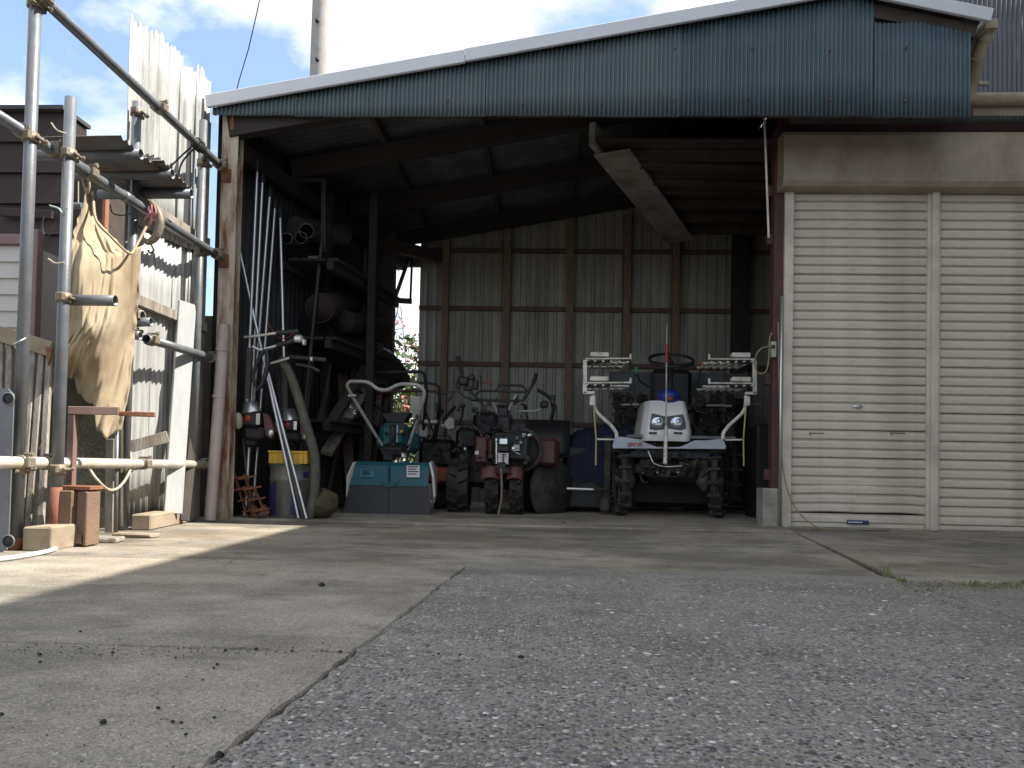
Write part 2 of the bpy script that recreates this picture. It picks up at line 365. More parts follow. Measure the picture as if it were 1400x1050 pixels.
# real pebbles standing proud of the worn aggregate close to the camera
import numpy as np
def pebbles(n):
    rng = np.random.default_rng(3)
    t = (1+5**.5)/2
    ico = np.array([(-1, t, 0), (1, t, 0), (-1, -t, 0), (1, -t, 0), (0, -1, t), (0, 1, t), (0, -1, -t), (0, 1, -t), (t, 0, -1), (t, 0, 1), (-t, 0, -1), (-t, 0, 1)])/1.9
    fc = np.array([(0, 11, 5), (0, 5, 1), (0, 1, 7), (0, 7, 10), (0, 10, 11), (1, 5, 9), (5, 11, 4), (11, 10, 2), (10, 7, 6), (7, 1, 8), (3, 9, 4), (3, 4, 2), (3, 2, 6), (3, 6, 8), (3, 8, 9), (4, 9, 5), (2, 4, 11), (6, 2, 10), (8, 6, 7), (9, 8, 1)])
    y = .8+2.4*rng.random(n)**1.5; x = np.maximum(-.565+.068*y+.01, -.75*y)+0.0
    w = np.minimum(1.48, .72*y+.1)-x; x = x+w*rng.random(n)
    sz = rng.uniform(.0024, .0054, n)*(1+.9*rng.random(n)**6)
    a = rng.random(n)*6.28
    pts = ico[None]*(1+rng.normal(0, .12, (n, 12, 1)))
    p = pts*np.stack([sz*rng.uniform(1, 1.6, n), sz*rng.uniform(.8, 1.2, n), sz*rng.uniform(.3, .45, n)], 1)[:, None]
    px = p[..., 0]*np.cos(a)[:, None]-p[..., 1]*np.sin(a)[:, None]+x[:, None]
    py = p[..., 0]*np.sin(a)[:, None]+p[..., 1]*np.cos(a)[:, None]+y[:, None]
    pz = p[..., 2]+.0022
    vs = np.stack([px, py, pz], 2).reshape(-1, 3); fs = (fc[None]+12*np.arange(n)[:, None, None]).reshape(-1, 3)
    me = bpy.data.meshes.new('pebbles'); me.vertices.add(len(vs)); me.vertices.foreach_set('co', vs.ravel())
    me.loops.add(fs.size); me.loops.foreach_set('vertex_index', fs.ravel()); me.polygons.add(len(fs))
    me.polygons.foreach_set('loop_start', np.arange(0, fs.size, 3)); me.polygons.foreach_set('use_smooth', np.ones(len(fs), bool)); me.update(calc_edges=True)
    at = me.attributes.new('tone', 'FLOAT', 'FACE'); at.data.foreach_set('value', np.repeat(rng.random(n), 20))
    k = bpy.data.materials.new('pebble'); k.use_nodes = True; nn = k.node_tree.nodes; ll = k.node_tree.links
    ga = nn.new('ShaderNodeAttribute'); ga.attribute_name = 'tone'; r = nn.new('ShaderNodeValToRGB'); e = r.color_ramp.elements
    for (ps, c) in ((.3, (.16, .156, .15)), (.6, (.235, .23, .225)), (.8, (.31, .295, .27)), (.9, (.23, .19, .15))): q = e.new(ps); q.color = (*c, 1)
    e[0].color = (.05, .05, .052, 1); e[-1].color = (.60, .58, .55, 1)
    ll.new(ga.outputs['Fac'], r.inputs[0]); ll.new(r.outputs[0], nn['Principled BSDF'].inputs['Base Color']); nn['Principled BSDF'].inputs['Roughness'].default_value = .6
    o = bpy.data.objects.new('pebbles', me); COL.objects.link(o); me.materials.append(k); o['kind'] = 'stuff'
pebbles(24000)
# ------------------------------------------------------------------ the shed
YF = 5.60                                   # plane of the gable
XL = -2.54; XR = P(1163, -16, 5.55).x; XE = P(1356, 25, 5.55).x-.02; ZR = 3.985-.178*(2.27-XR); ZE = P(1356, 21, 5.55).z+.015   # ridge, eaves
zl = lambda x: ZR-.178*(XR-x)               # roof surface, left slope
zr = lambda x: ZR-(ZR-ZE)/(XE-XR)*(x-XR)
xe = lambda y: -2.44+.197*(y-5.7)           # left eave line, the shed narrows towards the back
YB = 9.2
shed = T('shed', (0, 7.4, 0), 'open fronted farm shed with blue corrugated gable, cream roller shutters and dark interior', 'shed')
# front post, an H section
pc = P(303.5, 705, 5.72); pcx = pc.x
q = MB(); q.box((pcx, 5.67, 1.54), (.125, .010, 3.08), .002); q.box((pcx, 5.72, 1.54), (.008, .088, 3.08), .001); q.box((pcx, 5.77, 1.54), (.125, .010, 3.08), .002)
q.build('post', m_rustpost, shed)
for z in (2.60, 1.95, 1.20, .42): q = MB(); q.box((pcx-.02, 5.659, z), (.075, .011, .10), .002); q.build('pipe_bracket', m_rust, shed)
q = MB(); q.box((pcx+.02, 5.652, 3.0), (.03, .02, .10), .003); q.tube([(pcx+.03, 5.64, 3.0), (pcx+.03, 5.63, 3.12)], .006, 6); q.build('latch', m_rust, shed)
# gable sheets
edges = [XL-.0]; 
for px in (403, 532, 664, 795, 928, 1062, 1195): edges.append(P(px, 150, YF).x)
edges.append(P(1328, 100, YF).x)
for i, (a, b) in enumerate(zip(edges, edges[1:])):
    q = MB(); lift = .004*(i % 2)
    zt = lambda u: min(zl(a+(b-a)*u), zr(a+(b-a)*u) if a+(b-a)*u > XR else 9)-.035
    if i == len(edges)-2: zt = lambda u: min(zr(a+(b-a)*u)-.13, 3.72)
    zb = 3.03+random.uniform(-.006, .006)
    q.corr(lambda u: (a+(b-a)*u, YF+lift, zb), lambda u: (a+(b-a)*u, YF+lift, max(zt(u), zb+.01)), b-a+.0, .0318, .0098, (0, -1, 0), 'sine', 8, 3, wob=.003)
    q.build('gable_sheet', m_blue2 if i >= 5 else m_blue, shed, solid=.0012)
q = MB()
for i in range(9):
    x = -1.9+i*.56
    for z in (3.14, 3.52):
        if z < zl(min(x, XR))-.1: q.ball((x+random.uniform(-.03, .03), YF-.008, z+random.uniform(-.02, .02)), .010, 6, 4)
q.build('screw_heads', m_rust, shed, kind='stuff')
# rake trims
def rake(p0, p1):
    q = MB(); q.beam(p0, p1, .03, .095, (0, 0, 1), .004); q.build('rake_trim', m_trim, shed)
xm = P(635, 85, 5.55).x
z0 = P(279, 129, 5.55).z; zm = P(635, 75.5, 5.55).z
rake((XL-.03, 5.555, zl(XL)-.01), (xm, 5.555, zl(xm)-.01)); rake((xm+.002, 5.553, zl(xm)-.005), (XR, 5.553, ZR-.005))
rake((XR, 5.552, ZR-.005), (XE+.02, 5.552, zr(XE)-.015))
q = MB(); q.beam((XR+.08, 5.64, zr(XR+.08)-.10), (XE-.05, 5.64, zr(XE-.05)-.10), .05, .10); q.build('barge_board', m_darkwood, shed)
# roof sheets (undersides seen from the yard)
ys = [5.56+i*(9.45-5.56)/5 for i in range(6)]
for a, b in zip(ys, ys[1:]):
    b += .05
    q = MB(); q.corr(lambda u: (xe(a+(b-a)*u)-.10, a+(b-a)*u, zl(xe(a+(b-a)*u)-.10)), lambda u: (XR, a+(b-a)*u, ZR), b-a, .076, .009, (0, 0, 1), 'sine', 6, 1)
    q.build('roof_sheet', m_roofin, shed, solid=.002)
    q = MB(); q.corr(lambda u: (XR+.003, a+(b-a)*u, ZR), lambda u: (XE, a+(b-a)*u, zr(XE)), b-a, .076, .009, (0, 0, 1), 'sine', 6, 1)
    q.build('roof_sheet', m_roofin, shed, solid=.002)
for Y in (5.69, 6.6, 7.75, 8.95):           # rafters
    q = MB(); q.beam((xe(Y), Y, zl(xe(Y))-.17), (XR, Y, ZR-.17), .09, .16); q.build('rafter', m_rafter, shed)
    q = MB(); q.beam((XR, Y, ZR-.17), (XE-.05, Y, zr(XE)-.18), .09, .16); q.build('rafter', m_rafter, shed)
for i, x in enumerate((-1.45, -.6, .25, 1.1, 1.9)):  # purlins above the rafters
    q = MB(); q.beam((x, 5.62, zl(x)-.05), (x+.0, 9.35, zl(x)-.05), .045, .065); q.build('purlin', m_darkwood, shed)
q = MB(); q.beam((xe(5.7), 5.75, 2.86), (xe(9.2), 9.2, 2.86), .08, .14); q.build('eave_beam', m_rafter, shed)
q = MB(); q.beam((-2.45, 5.645, 3.085), (3.05, 5.645, 3.085), .05, .07); q.build('lintel', m_redsteel, shed)
# back wall
XB0 = -1.55; xs = [XB0+i*.78 for i in range(8)]
for a, b in zip(xs, xs[1:]):
    q = MB(); q.corr(lambda u: (a+(b-a)*u, YB, .0), lambda u: (a+(b-a)*u, YB, min(zl(min(a+(b-a)*u, XR)), 3.9)-.03), b-a, .112, .014, (0, -1, 0), 'trap')
    q.build('wall_sheet', m_backsheet, shed, solid=.0012)
for px in (607, 691, 777, 855, 922):
    x = P(px, 500, YB-.09).x; q = MB(); q.box((x, YB-.09, 1.72), (.085, .09, 3.36+.1*x), .004); q.build('stud', m_wood, shed)
x = P(1011, 450, YB-.2).x; q = MB(); q.box((x, YB-.2, 1.8), (.17, .17, 3.6), .005); q.build('column', m_dark, shed)
for z in (.95, 1.66, 2.33, 3.03):
    q = MB(); q.box((.75, YB-.032, z), (4.6, .03, .055), .003); q.build('girt', m_brownsteel, shed)
# left side wall, stops short of the back wall
def lw(y0, y1, z0, z1, m):
    q = MB(); q.corr(lambda u: (xe(y0+(y1-y0)*u)-.09, y0+(y1-y0)*u, z0), lambda u: (xe(y0+(y1-y0)*u)-.09, y0+(y1-y0)*u, zl(xe(y0+(y1-y0)*u)-.09)+.006), y1-y0, .076, .009, (-1, .2, 0), 'sine', 6)
    return q.build('side_sheet', m, shed, solid=.0012)
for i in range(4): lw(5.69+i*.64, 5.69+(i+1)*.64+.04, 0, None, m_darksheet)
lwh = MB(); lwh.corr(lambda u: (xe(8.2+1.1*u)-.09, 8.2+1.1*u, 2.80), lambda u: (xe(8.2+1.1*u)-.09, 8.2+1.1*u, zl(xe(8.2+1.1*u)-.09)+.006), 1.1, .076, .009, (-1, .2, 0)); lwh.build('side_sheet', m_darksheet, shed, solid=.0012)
q = MB(); x8 = P(527, 420, 8.55).x; q.box((x8, 8.55, 1.45), (.20, .16, 2.9), .004); q.build('column', m_darkwood, shed)
q = MB(); q.beam(P(512, 330, 8.3), P(600, 352, 9.05), .10, .13); q.build('tie_beam', m_darkwood, shed)
q = MB(); q.box((-1.75, 9.28, 2.96), (.55, .05, .22), .003); q.build('header_board', m_wood, shed)
# low ceiling over the right bay with ragged joists
zc = 3.20
f0, f1 = P(812, 190, 6.45), P(920, 303, 8.5)
loft_poly = [V((f0.x, 6.42, zc)), V((f1.x, 8.6, zc-.1)), V((3.0, 8.6, zc-.1)), V((3.0, 6.42, zc))]
q = MB(); q.prism(loft_poly, (0, 0, .02)); loft = q.build('loft_floor', m_darkwood, shed)
e0, e1 = loft_poly[0], loft_poly[1]
m_dusty = mat('dusty_board', (.33, .31, .28), .9, var=.2, scale=4, stain=(.15, .13, .11), stain_amt=.4)
q = MB(); q.beam(e0+V((-.02, 0, .06)), e1+V((-.02, 0, .06)), .05, .20); q.build('edge_board', m_dusty, loft)
q = MB(); q.beam(e0+V((.15, 0, -.10)), e1+V((.10, 0, -.10)), .32, .022); q.build('soffit_plank', m_dusty, loft)
for i in range(6):
    t = (i+.5)/6; a = e0.lerp(e1, t); q = MB(); q.beam(a+V((.05, 0, -.045)), V((2.95, a.y, a.z-.045)), .07, .08); q.build('joist', m_darkwood, loft)
for i in range(2):
    a = e0.lerp(e1, .12+.16*i); q = MB(); q.beam(a+V((.3, .0, -.10)), V((2.2, a.y+.1, a.z-.10)), .12, .03); q.build('loose_board', m_darkwood, loft)
q = MB(); q.tube([P(1045, 160, 5.95), P(1051, 325, 6.0)], .009, 8); q.build('hanging_rod', m_guide, shed)
# right part: red post, shutter bay, case
XS = P(1062, 600, 6.3).x
q = MB(); q.box((XS+.0, 6.34, 1.78), (.085, .10, 2.96), .003); q.build('post', m_redsteel, shed, label='dark red steel post beside the shutters')
q = MB(); q.box((P(1052, 695, 6.28).x, 6.34, .155), (.125, .20, .31), .008); q.build('post_footing', m_conc, shed)
for z in (.42, 1.2, 2.35, 2.75): q = MB(); q.box((XS-.06, 6.36, z), (.05, .06, .09), .003); q.build('cleat', m_redsteel, shed)
YS = 6.30
xg0, xg1 = P(1068, 600, YS).x, P(1080.5, 600, YS).x
xc0, xc1 = P(1265, 600, YS).x, P(1283, 600, YS).x
xend = 4.3
zt = 2.76
q = MB(); q.box(((xg0+xg1)/2, YS-.005, zt/2), (xg1-xg0, .07, zt), .003); q.build('guide_rail', m_guide, shed)
q = MB(); q.box(((xc0+xc1)/2, YS-.010, zt/2), ((xc1-xc0)*.52, .09, zt), .004); q.box(((xc0+xc1)/2, YS+.0, zt/2), (xc1-xc0, .05, zt), .003); q.build('guide_rail', m_guide, shed)
def slat_mesh(x0, x1, dent=0):
    w = .0745; prof = [(0, .014), (.004, -.001), (.011, -.0055), (.045, -.0065), (.058, -.003), (.0605, .010), (.070, .017), (.0745, .012)]
    q = MB(); nx = 10
    vs = [V((x0+(x1-x0)*i/nx, y, z)) for (z, y) in prof for i in range(nx+1)]
    fs = [(j*(nx+1)+i, j*(nx+1)+i+1, (j+1)*(nx+1)+i+1, (j+1)*(nx+1)+i) for j in range(len(prof)-1) for i in range(nx)]
    q.add(vs, fs, False); return q
def shutter(x0, x1, label):
    z0 = .045; n = 37
    q = MB(); q.box(((x0+x1)/2, YS+.02, .022), (x1-x0-.004, .03, .044), .004); sh = q.build('shutter', m_guide, shed, label=label)
    first = None
    for i in range(n):
        z = z0+i*.0745
        if first is None:
            first = slat_mesh(x0, x1).build('slat', m_shutter, sh, local=True); first.location = (0, YS-7.4, z); sl_ = first
        else: sl_ = share(first, sh, (0, YS-7.4, z))
        sl_.location.y += random.uniform(-.0012, .0012); sl_.rotation_euler = (random.uniform(-.012, .012), random.uniform(-.0007, .0007), 0)
    return sh, first
sh1, s1 = shutter(xg1, xc0, 'left cream roller shutter with bent lower slats, lock and two finger holes')
for c in list(sh1.children)[1:4]:           # the bent slats near the floor
    c.data = c.data.copy()
    for v in c.data.vertices:
        t = (v.co.x-xg1)/(xc0-xg1); v.co.z += .012*sin(pi*t)*(1 if t > .3 else .6)+.004*sin(9*t); v.co.y -= .012*sin(pi*t)**2
sh2, s2 = shutter(xc1, xend, 'right cream roller shutter running out of frame')
a = P(1172, 556, YS); q = MB(); q.ball((a.x, YS-.008, a.z), (.042, .012, .017), 16, 8); q.build('lock_cover', m_alu, sh1)
m_slot = mat('dark_slot', (.20, .14, .07), .6, var=.2)
for px in (1116, 1227):
    a = P(px, 593, YS); q = MB(); q.box((a.x, YS-.007, a.z+.004), (.12, .006, .010), .002); q.box((a.x-.052, YS-.007, a.z-.006), (.012, .006, .02), .002); q.build('finger_hole', m_slot, sh1)
m_navy = mat('navy_sticker', (.03, .045, .12), .4, var=.1); m_white = mat('white_print', (.6, .62, .66), .5, var=.1, scale=60)
a = P(1172, 714, YS); q = MB(); a.z = .052; q.box((a.x, YS-.011, a.z+.0), (.175, .006, .034), .003); st = q.build('sticker', m_navy, sh1)
q = MB()
for i in range(9): q.box((a.x-.07+i*.0125, YS-.0145, a.z+.001), (.009, .001, random.uniform(.009, .014)))
q.build('print', m_white, st)
# shutter case with a rounded lower front edge
prof = [(6.36, 2.715), (6.20, 2.715), (6.155, 2.725), (6.125, 2.76), (6.115, 2.81), (6.115, 3.12), (6.13, 3.15), (6.36, 3.165)]
q = MB(); xa, xb = P(1071, 220, 6.13).x, xend
n = len(prof); nx = 24
vs = [V((xa+(xb-xa)*i/nx, y-.004*sin(i*1.7)*sin(z*9), z)) for (y, z) in prof for i in range(nx+1)]
q.add(vs, [(j*(nx+1)+i, j*(nx+1)+i+1, (j+1)*(nx+1)+i+1, (j+1)*(nx+1)+i) for j in range(n-1) for i in range(nx)], False)
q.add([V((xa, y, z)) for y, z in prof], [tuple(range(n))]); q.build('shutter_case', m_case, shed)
q = MB(); q.corr(lambda u: (1.88+(xend-1.88)*u, 6.10, 3.20), lambda u: (1.88+(xend-1.88)*u, 6.06, 3.25), xend-1.88, .0318, .005, (0, -1, 0), 'sine', 6); q.build('drip_flashing', m_darksheet, shed, solid=.0015)
q = MB(); q.box(((1.9+xend)/2, 6.42, 3.32), (xend-1.9, .10, .36), .003); q.build('soffit_board', m_redsteel, shed)
q = MB(); q.box(((3.05+xend)/2, 6.16, 3.32), (xend-3.05, .05, .15), .006); q.build('eave_fascia', m_case, shed)
za = P(1370, 137, 6.1).z
q = MB()
pr = [(.07*cos(t), .07*sin(t)) for t in [pi+i*pi/8 for i in range(9)]]
q.add([V((x, 6.10+a, za+.03+b)) for x in (3.02, xend) for a, b in pr], [(i, i+1, 9+i+1, 9+i) for i in range(8)], True); q.build('gutter', m_beigepipe, shed, solid=.004)
q = MB(); q.box(((XE+xend)/2-.1, 7.9, 3.46), (xend-XE+.3, 3.2, .05)); q.build('annex_roof', m_roofout, shed)
q = MB(); q.box((xend+.02, 7.8, 1.75), (.08, 3.0, 3.5)); q.build('end_wall', m_darksheet, shed)
q = MB(); dp = [P(1352, 30, 5.68), P(1351, 44, 5.72), P(1337, 75, 5.82), P(1331, 108, 6.0), P(1322, 135, 6.08), P(1310, 146, 6.1)]
q.tube(rounded(dp, .06), .046, 14); dpo = q.build('downpipe', m_beigepipe, shed)
q = MB(); q.tube([dp[2]+(dp[3]-dp[2])*.02, dp[2]+(dp[3]-dp[2])*.12], .052, 14); q.build('collar', m_beigepipe, dpo); q = MB(); q.tube([dp[1]+(dp[2]-dp[1])*.1, dp[1]+(dp[2]-dp[1])*.35], .054, 14); q.build('collar', m_beigepipe, dpo); q = MB(); q.box(dp[3]+V((.09, .05, -.01)), (.10, .03, .03), .004); q.build('pipe_clip', m_beigepipe, dpo)
q = MB(); q.beam((XE+.06, 5.62, zr(XE)-.03), (XE+.06, 9.3, zr(XE)-.03), .09, .07); q.build('gutter', m_beigepipe, shed)
# grey building behind the annex, and the neighbour along the right side of the yard (out of view, it shades the yard)
q = MB(); q.box((XE-.06, 7.75, (3.4+zr(XE-.06)-.01)/2), (.03, 3.1, zr(XE-.06)-.01-3.4)); q.build('side_board', m_darksheet, shed)
gb = T('corrugated_building', (6.2, 8.5, 0), 'taller grey corrugated building rising behind the right end of the shed', 'building')
for i in range(5):
    a = 3.3+i*1.2; q = MB(); q.corr(lambda u: (a+1.2*u, 6.98+.004*(i % 2), 0), lambda u: (a+1.2*u, 6.98+.004*(i % 2), 6.2), 1.2, .042, .008, (0, -1, 0), 'sine', 8); q.build('wall_sheet', m_greycorr, gb, solid=.0015)
q = MB(); q.box((6.3, 8.6, 3.1), (5.98, 3.1, 6.2)); q.build('wall', m_greycorr, gb)
q = MB(); q.box((6.9, 6.66, 3.5), (4.2, .56, 7.0)); q.build('added_sun_blocker', m_greycorr, gb)  # block added out of view to keep the sun off the corrugated wall
q = MB(); q.box((6.3, 8.5, 6.27), (6.4, 3.6, .12)); q.build('roof', m_roofout, gb)
nb = T('house', (7.5, -.6, 0), 'pale rendered house standing along the right edge of the yard', 'house')
m_render = mat('pale_render', (.42, .40, .37), .9, var=.1)
EH = 6.78
q = MB(); q.box((7.9, -.4, EH/2-.1), (7.0, 13.34, EH-.2)); q.build('wall', m_render, nb)
q = MB(); q.prism([(4.0, -7.2, EH-.12), (4.0, -7.2, EH), (7.6, -7.2, EH+1.2), (11.5, -7.2, EH), (11.5, -7.2, EH-.12)], (0, 13.4, 0)); q.build('roof', m_roofout, nb)
# ------------------------------------------------------------------ left side of the yard
m_tin = mat('bleached_tin', (.43, .43, .42), .55, .15, var=.12, scale=3, stain=(.22, .22, .205), stain_amt=.42, sscale=3, stretch=(4, 4, .5))
m_tindark = mat('underside_tin', (.12, .13, .14), .6, .2, var=.3, scale=4)
m_brown = mat('brown_boards', (.026, .013, .011), .7, var=.25, scale=3, stretch=(1, 1, 4))
m_siding = mat('cream_siding', (.50, .47, .44), .6, var=.06, scale=3)
m_mauve = mat('mauve_trim', (.22, .13, .13), .6, var=.1)
m_cloth = mat('tan_canvas', (.38, .315, .215), .9, var=.12, scale=3, bump=.25, bscale=220, stain=(.27, .20, .12), stain_amt=.38, sscale=2.2)
m_plate = mat('blue_grey_plate', (.16, .17, .19), .6, .3, var=.2, scale=3, stain=(.09, .09, .10), stain_amt=.45, sscale=2, bump=.1)
m_pvc = mat('pinkish_pvc', (.50, .43, .41), .5, var=.08, scale=4, stain=(.36, .30, .27), stain_amt=.35, sscale=3)
m_browntube = mat('brown_square_tube', (.20, .13, .11), .5, var=.15)
m_rope = mat('pale_rope', (.40, .36, .28), .9, var=.2, scale=60, bump=.4, bscale=300)
m_blackrope = mat('black_rope', (.02, .02, .02), .9)
m_brick = mat('brown_block', (.21, .135, .09), .9, var=.25, scale=6, bump=.5, bscale=70, stain=(.12, .08, .06), stain_amt=.4)
m_pink = mat('pink_string', (.42, .16, .17), .8)
m_greenwire = mat('pale_green_wire', (.35, .45, .40), .5)
# scaffold
p1, p2, p3, p4 = G(21, 752), G(75, 747), G(168, 725), V((P(262, 690, 5.42).x, 5.42, 0))
sc = T('scaffold_frame', (p2.x, 4.4, 0), 'frame of galvanised scaffold pipes with clamps fencing the left side of the yard', 'scaffold')
r = .0285
def zat(px, py, Y): return P(px, py, Y).z
tops = [3.3, zat(87, 134, p2.y), zat(186, 140, p3.y), zat(278, 165, p4.y)]
poles = []
for p, t in zip((p1, p2, p3, p4), tops):
    q = MB(); q.pipe((p.x, p.y, 0), (p.x, p.y, t), r, .004, 16); poles.append(q.build('pole', m_galv, sc))
q = MB(); q.pipe((p2.x, p2.y, .0), (p2.x, p2.y, .30), r+.0025, .002, 16); q.build('rusty_sleeve', mat('red_rust_paint', (.20, .075, .045), .8, var=.3, scale=9, bump=.2), sc)
q = MB(); q.pipe((p1.x, p1.y, .0), (p1.x, p1.y, .06), r+.0025, .002, 16); q.build('rusty_sleeve', MATS['red_rust_paint'], sc)
ex = P(303, 228, 5.62).x
L1a, L1b = P(60, 0, p1.y+.02), P(304, 229, 5.62)
L2a, L2b = P(0, 160, 3.46), P(299, 350, 5.62)
L3a, L3b = P(200, 463, 4.72), P(292, 490, 5.62)
L4a, L4b = P(0, 632, 3.46), P(281, 635, 5.60)
rails = []
for a, b, k in ((L1a, L1b, .6), (L2a, L2b, .4), (L3a, L3b, 0), (L4a, L4b, .4)):
    a = a-(b-a)*k
    q = MB(); q.pipe(a, b, r, .004, 16); rails.append(q.build('rail', m_galv if b is not L4b else m_trim, sc)); 
rails[3].data.materials[0] = mat('whitish_pipe', (.60, .58, .54), .45, .2, var=.12, scale=6, stain=(.42, .36, .27), stain_amt=.4, sscale=5)
m2 = L2a.lerp(L2b, (P(113, 240, 4).y-L2a.y)/(L2b.y-L2a.y)); dv = (L2b-L2a).normalized()
q = MB(); q.pipe(m2-dv*.12, m2+dv*.10, r+.006, .004, 16); q.build('joint_sleeve', m_galv, sc)
q = MB(); q.pipe(m2+dv*.42, m2+dv*.50, r+.005, .004, 16); q.build('joint_sleeve', m_galv, sc)
def clamp(c, dv, du, s=1):
    """swivel clamp: a collar on each pipe, a hinge block and a bolt with its nut"""
    c = V(c); dv = V(dv).normalized(); du = V(du).normalized(); w = dv.cross(du).normalized()
    q = MB(); q.lathe([(r+.001, -.024), (r+.009, -.024), (r+.009, .024), (r+.001, .024)], c, dv, 14)
    m = M((dv, du, w)).transposed()
    q.box(c+w*(r+.014), (.052, .05, .022), .004, m)
    q.box(c-w*(r+.012)+du*.01, (.04, .035, .026), .004, m)
    o = q.build('clamp', m_clamp, sc)
    q = MB(); b0 = c+du*(r+.012)+w*.012; q.tube([b0-w*.03, b0+w*.045], .0065, 8); q.build('bolt', m_clamp, o)
    q = MB(); q.lathe([(0, 0), (.014, 0), (.014, .014), (0, .014)], b0+w*.03, w, 6, smooth=False); q.build('nut', m_clamp, o)
up = V((0, 0, 1))
def on(a, b, Y): return a.lerp(b, (Y-a.y)/(b.y-a.y))
for a, b, Ys in ((L1a, L1b, (p1.y, p3.y)), (L2a, L2b, (p1.y, p2.y+.02)), (L4a, L4b, (p1.y, p2.y, p3.y))):
    for Y in Ys:
        c = on(a, b, Y); clamp(c, (b-a), up)
        pc_ = min((p1, p2, p3), key=lambda p: abs(p.y-Y)); clamp((pc_.x, pc_.y, c.z-.03), up, (1, 0, 0))
for b, a in ((L1b, L1a), (L2b, L2a), (L3b, L3a), (L4b, L4a)): clamp(b-(b-a).normalized()*.04, (b-a), up)
c = on(L2a, L2b, P(113, 240, 4.1).y); clamp(c, L2b-L2a, up)
for z in (2.6, 1.95): clamp((p4.x, p4.y, z), up, (1, 0, 0))
# stub pipes across the top and the odd ones below
st = [(P(193, 211, 4.28), -.62), (P(236, 238, 4.63), -.62), (P(262, 265, 4.90), -.62)]
for e, dx in st:
    q = MB(); q.pipe(e+V((dx, 0, -.008)), e, .031, .004, 16); q.build('cross_pipe', m_galv, sc)
e = P(158, 411, p2.y+.05); q = MB(); q.pipe((p2.x, e.y, e.z), e, r, .004, 16); q.build('cross_pipe', m_galv, sc); clamp((p2.x, p2.y, e.z), up, (1, 0, 0))
for (a, b) in ((P(180, 441, 4.72), P(207, 440, 4.72)), (P(182, 458, 4.66), P(192, 459, 4.66))):
    q = MB(); q.pipe(a, b, r, .004, 14); q.build('cross_pipe', m_galv, sc)
clamp((p3.x+.02, p3.y-.02, P(190, 452, 4.7).z), up, (1, 0, 0)); clamp(L3a+V((0, .05, 0)), L3b-L3a, up); clamp(P(190, 432, 4.72), (1, 0, 0), up)
# ties: wires and ropes
def wire(name, pts, rad, m, label, cat='wire', group=None):
    q = MB(); q.tube(curve(pts, 6), rad, 6); return tag(q.build(name, m), label, cat, group)
c0 = on(L1a, L1b, P(255, 190, 5.2).y)
ring = [c0+V((.038*cos(t), 0.02*sin(t)*.3+.03*t/6.3, .038*sin(t))) for t in [i*.7 for i in range(28)]]
q = MB(); q.tube(ring, .007, 6); rp = tag(q.build('rope', m_blackrope), 'black rope knotted round the uppermost sloping pipe with loose ends hanging', 'rope')
for pts in ([c0+V((0, -.03, -.03)), P(246, 215, c0.y), P(228, 234, c0.y-.1), P(222, 248, c0.y-.2)], [c0+V((0, 0, -.03)), P(249, 222, c0.y), P(243, 245, c0.y)]):
    q = MB(); q.tube(curve(pts, 6), .006, 6); q.build('loose_end', m_blackrope, rp)
a = on(L4a, L4b, p2.y+.15)
wire('rope', [P(122, 640, 4.05), P(132, 655, 4.0), P(150, 670, 4.1), P(166, 663, 4.3), P(179, 640, 4.6), P(178, 618, 4.75), P(176, 606, 4.75)], .008, m_rope, 'pale rope drooping in a loop below the lowest white pipe', 'rope')
wire('wire', [P(70, 168, p2.y-.05), P(78, 178, p2.y-.06), P(92, 183, p2.y-.02), P(97, 184, p2.y+.02)], .004, m_rope, 'pale wire tied round the short pole near its top', 'wire')
wire('wire', [P(68, 281, p2.y-.04), P(80, 285, p2.y-.05), P(86, 292, p2.y-.04), P(92, 284, p2.y-.04)], .005, m_greenwire, 'pale green plastic tie on the short pole beside the brown shed', 'wire')
wire('wire', [P(66, 354, p2.y-.04), P(76, 360, p2.y-.05), P(88, 359, p2.y-.04)], .005, m_rope, 'whitish string knotted on the short pole at the height of the cream siding', 'string')
wire('wire', [P(20, 470, p1.y-.03), P(28, 466, p1.y-.05), P(37, 461, p1.y)], .004, m_greenwire, 'thin green wire round the tall pole above the slatted gate', 'wire')
wire('wire', [P(150, 280, 4.5), P(155, 292, 4.5), P(172, 294, 4.5), P(188, 287, 4.5)], .004, m_dark, 'dark twisted wire hanging below the pipe against the sky', 'wire')
wire('wire', [P(60, 296, 3.9), P(58, 312, 3.9), P(63, 325, 3.9), P(70, 318, 3.9), P(75, 305, 3.9)], .004, m_dark, 'crooked grey wire hanging in front of the brown shed', 'wire')
# block and tackle like hook at the pipe
hk = T('hook', P(205, 300, 4.62), 'grey curved iron hook hanging from the second pipe with pink string', 'hook')
q = MB(); pts = curve([P(207, 277, 4.62), P(215, 288, 4.62), P(219, 304, 4.62), P(214, 322, 4.62), P(203, 331, 4.62), P(195, 326, 4.62)], 6)
q.tube(pts, [.012+.014*sin(pi*min(1, i/(len(pts)-1)*.9+.1)) for i in range(len(pts))], 10); q.build('arm', m_clamp, hk)
q = MB(); q.tube(curve([P(207, 335, 4.60), P(210, 342, 4.60), P(206, 346, 4.60), P(202, 342, 4.60)], 5), .006, 8); q.build('small_hook', m_dark, hk)
for (a, b) in (((207, 280), (203, 312)), ((211, 281), (209, 300)), ((205, 284), (198, 300))):
    q = MB(); q.tube(curve([P(*a, 4.6), P((a[0]+b[0])/2+3, (a[1]+b[1])/2, 4.58), P(*b, 4.6)], 5), .006, 6); q.build('string', m_pink, hk)
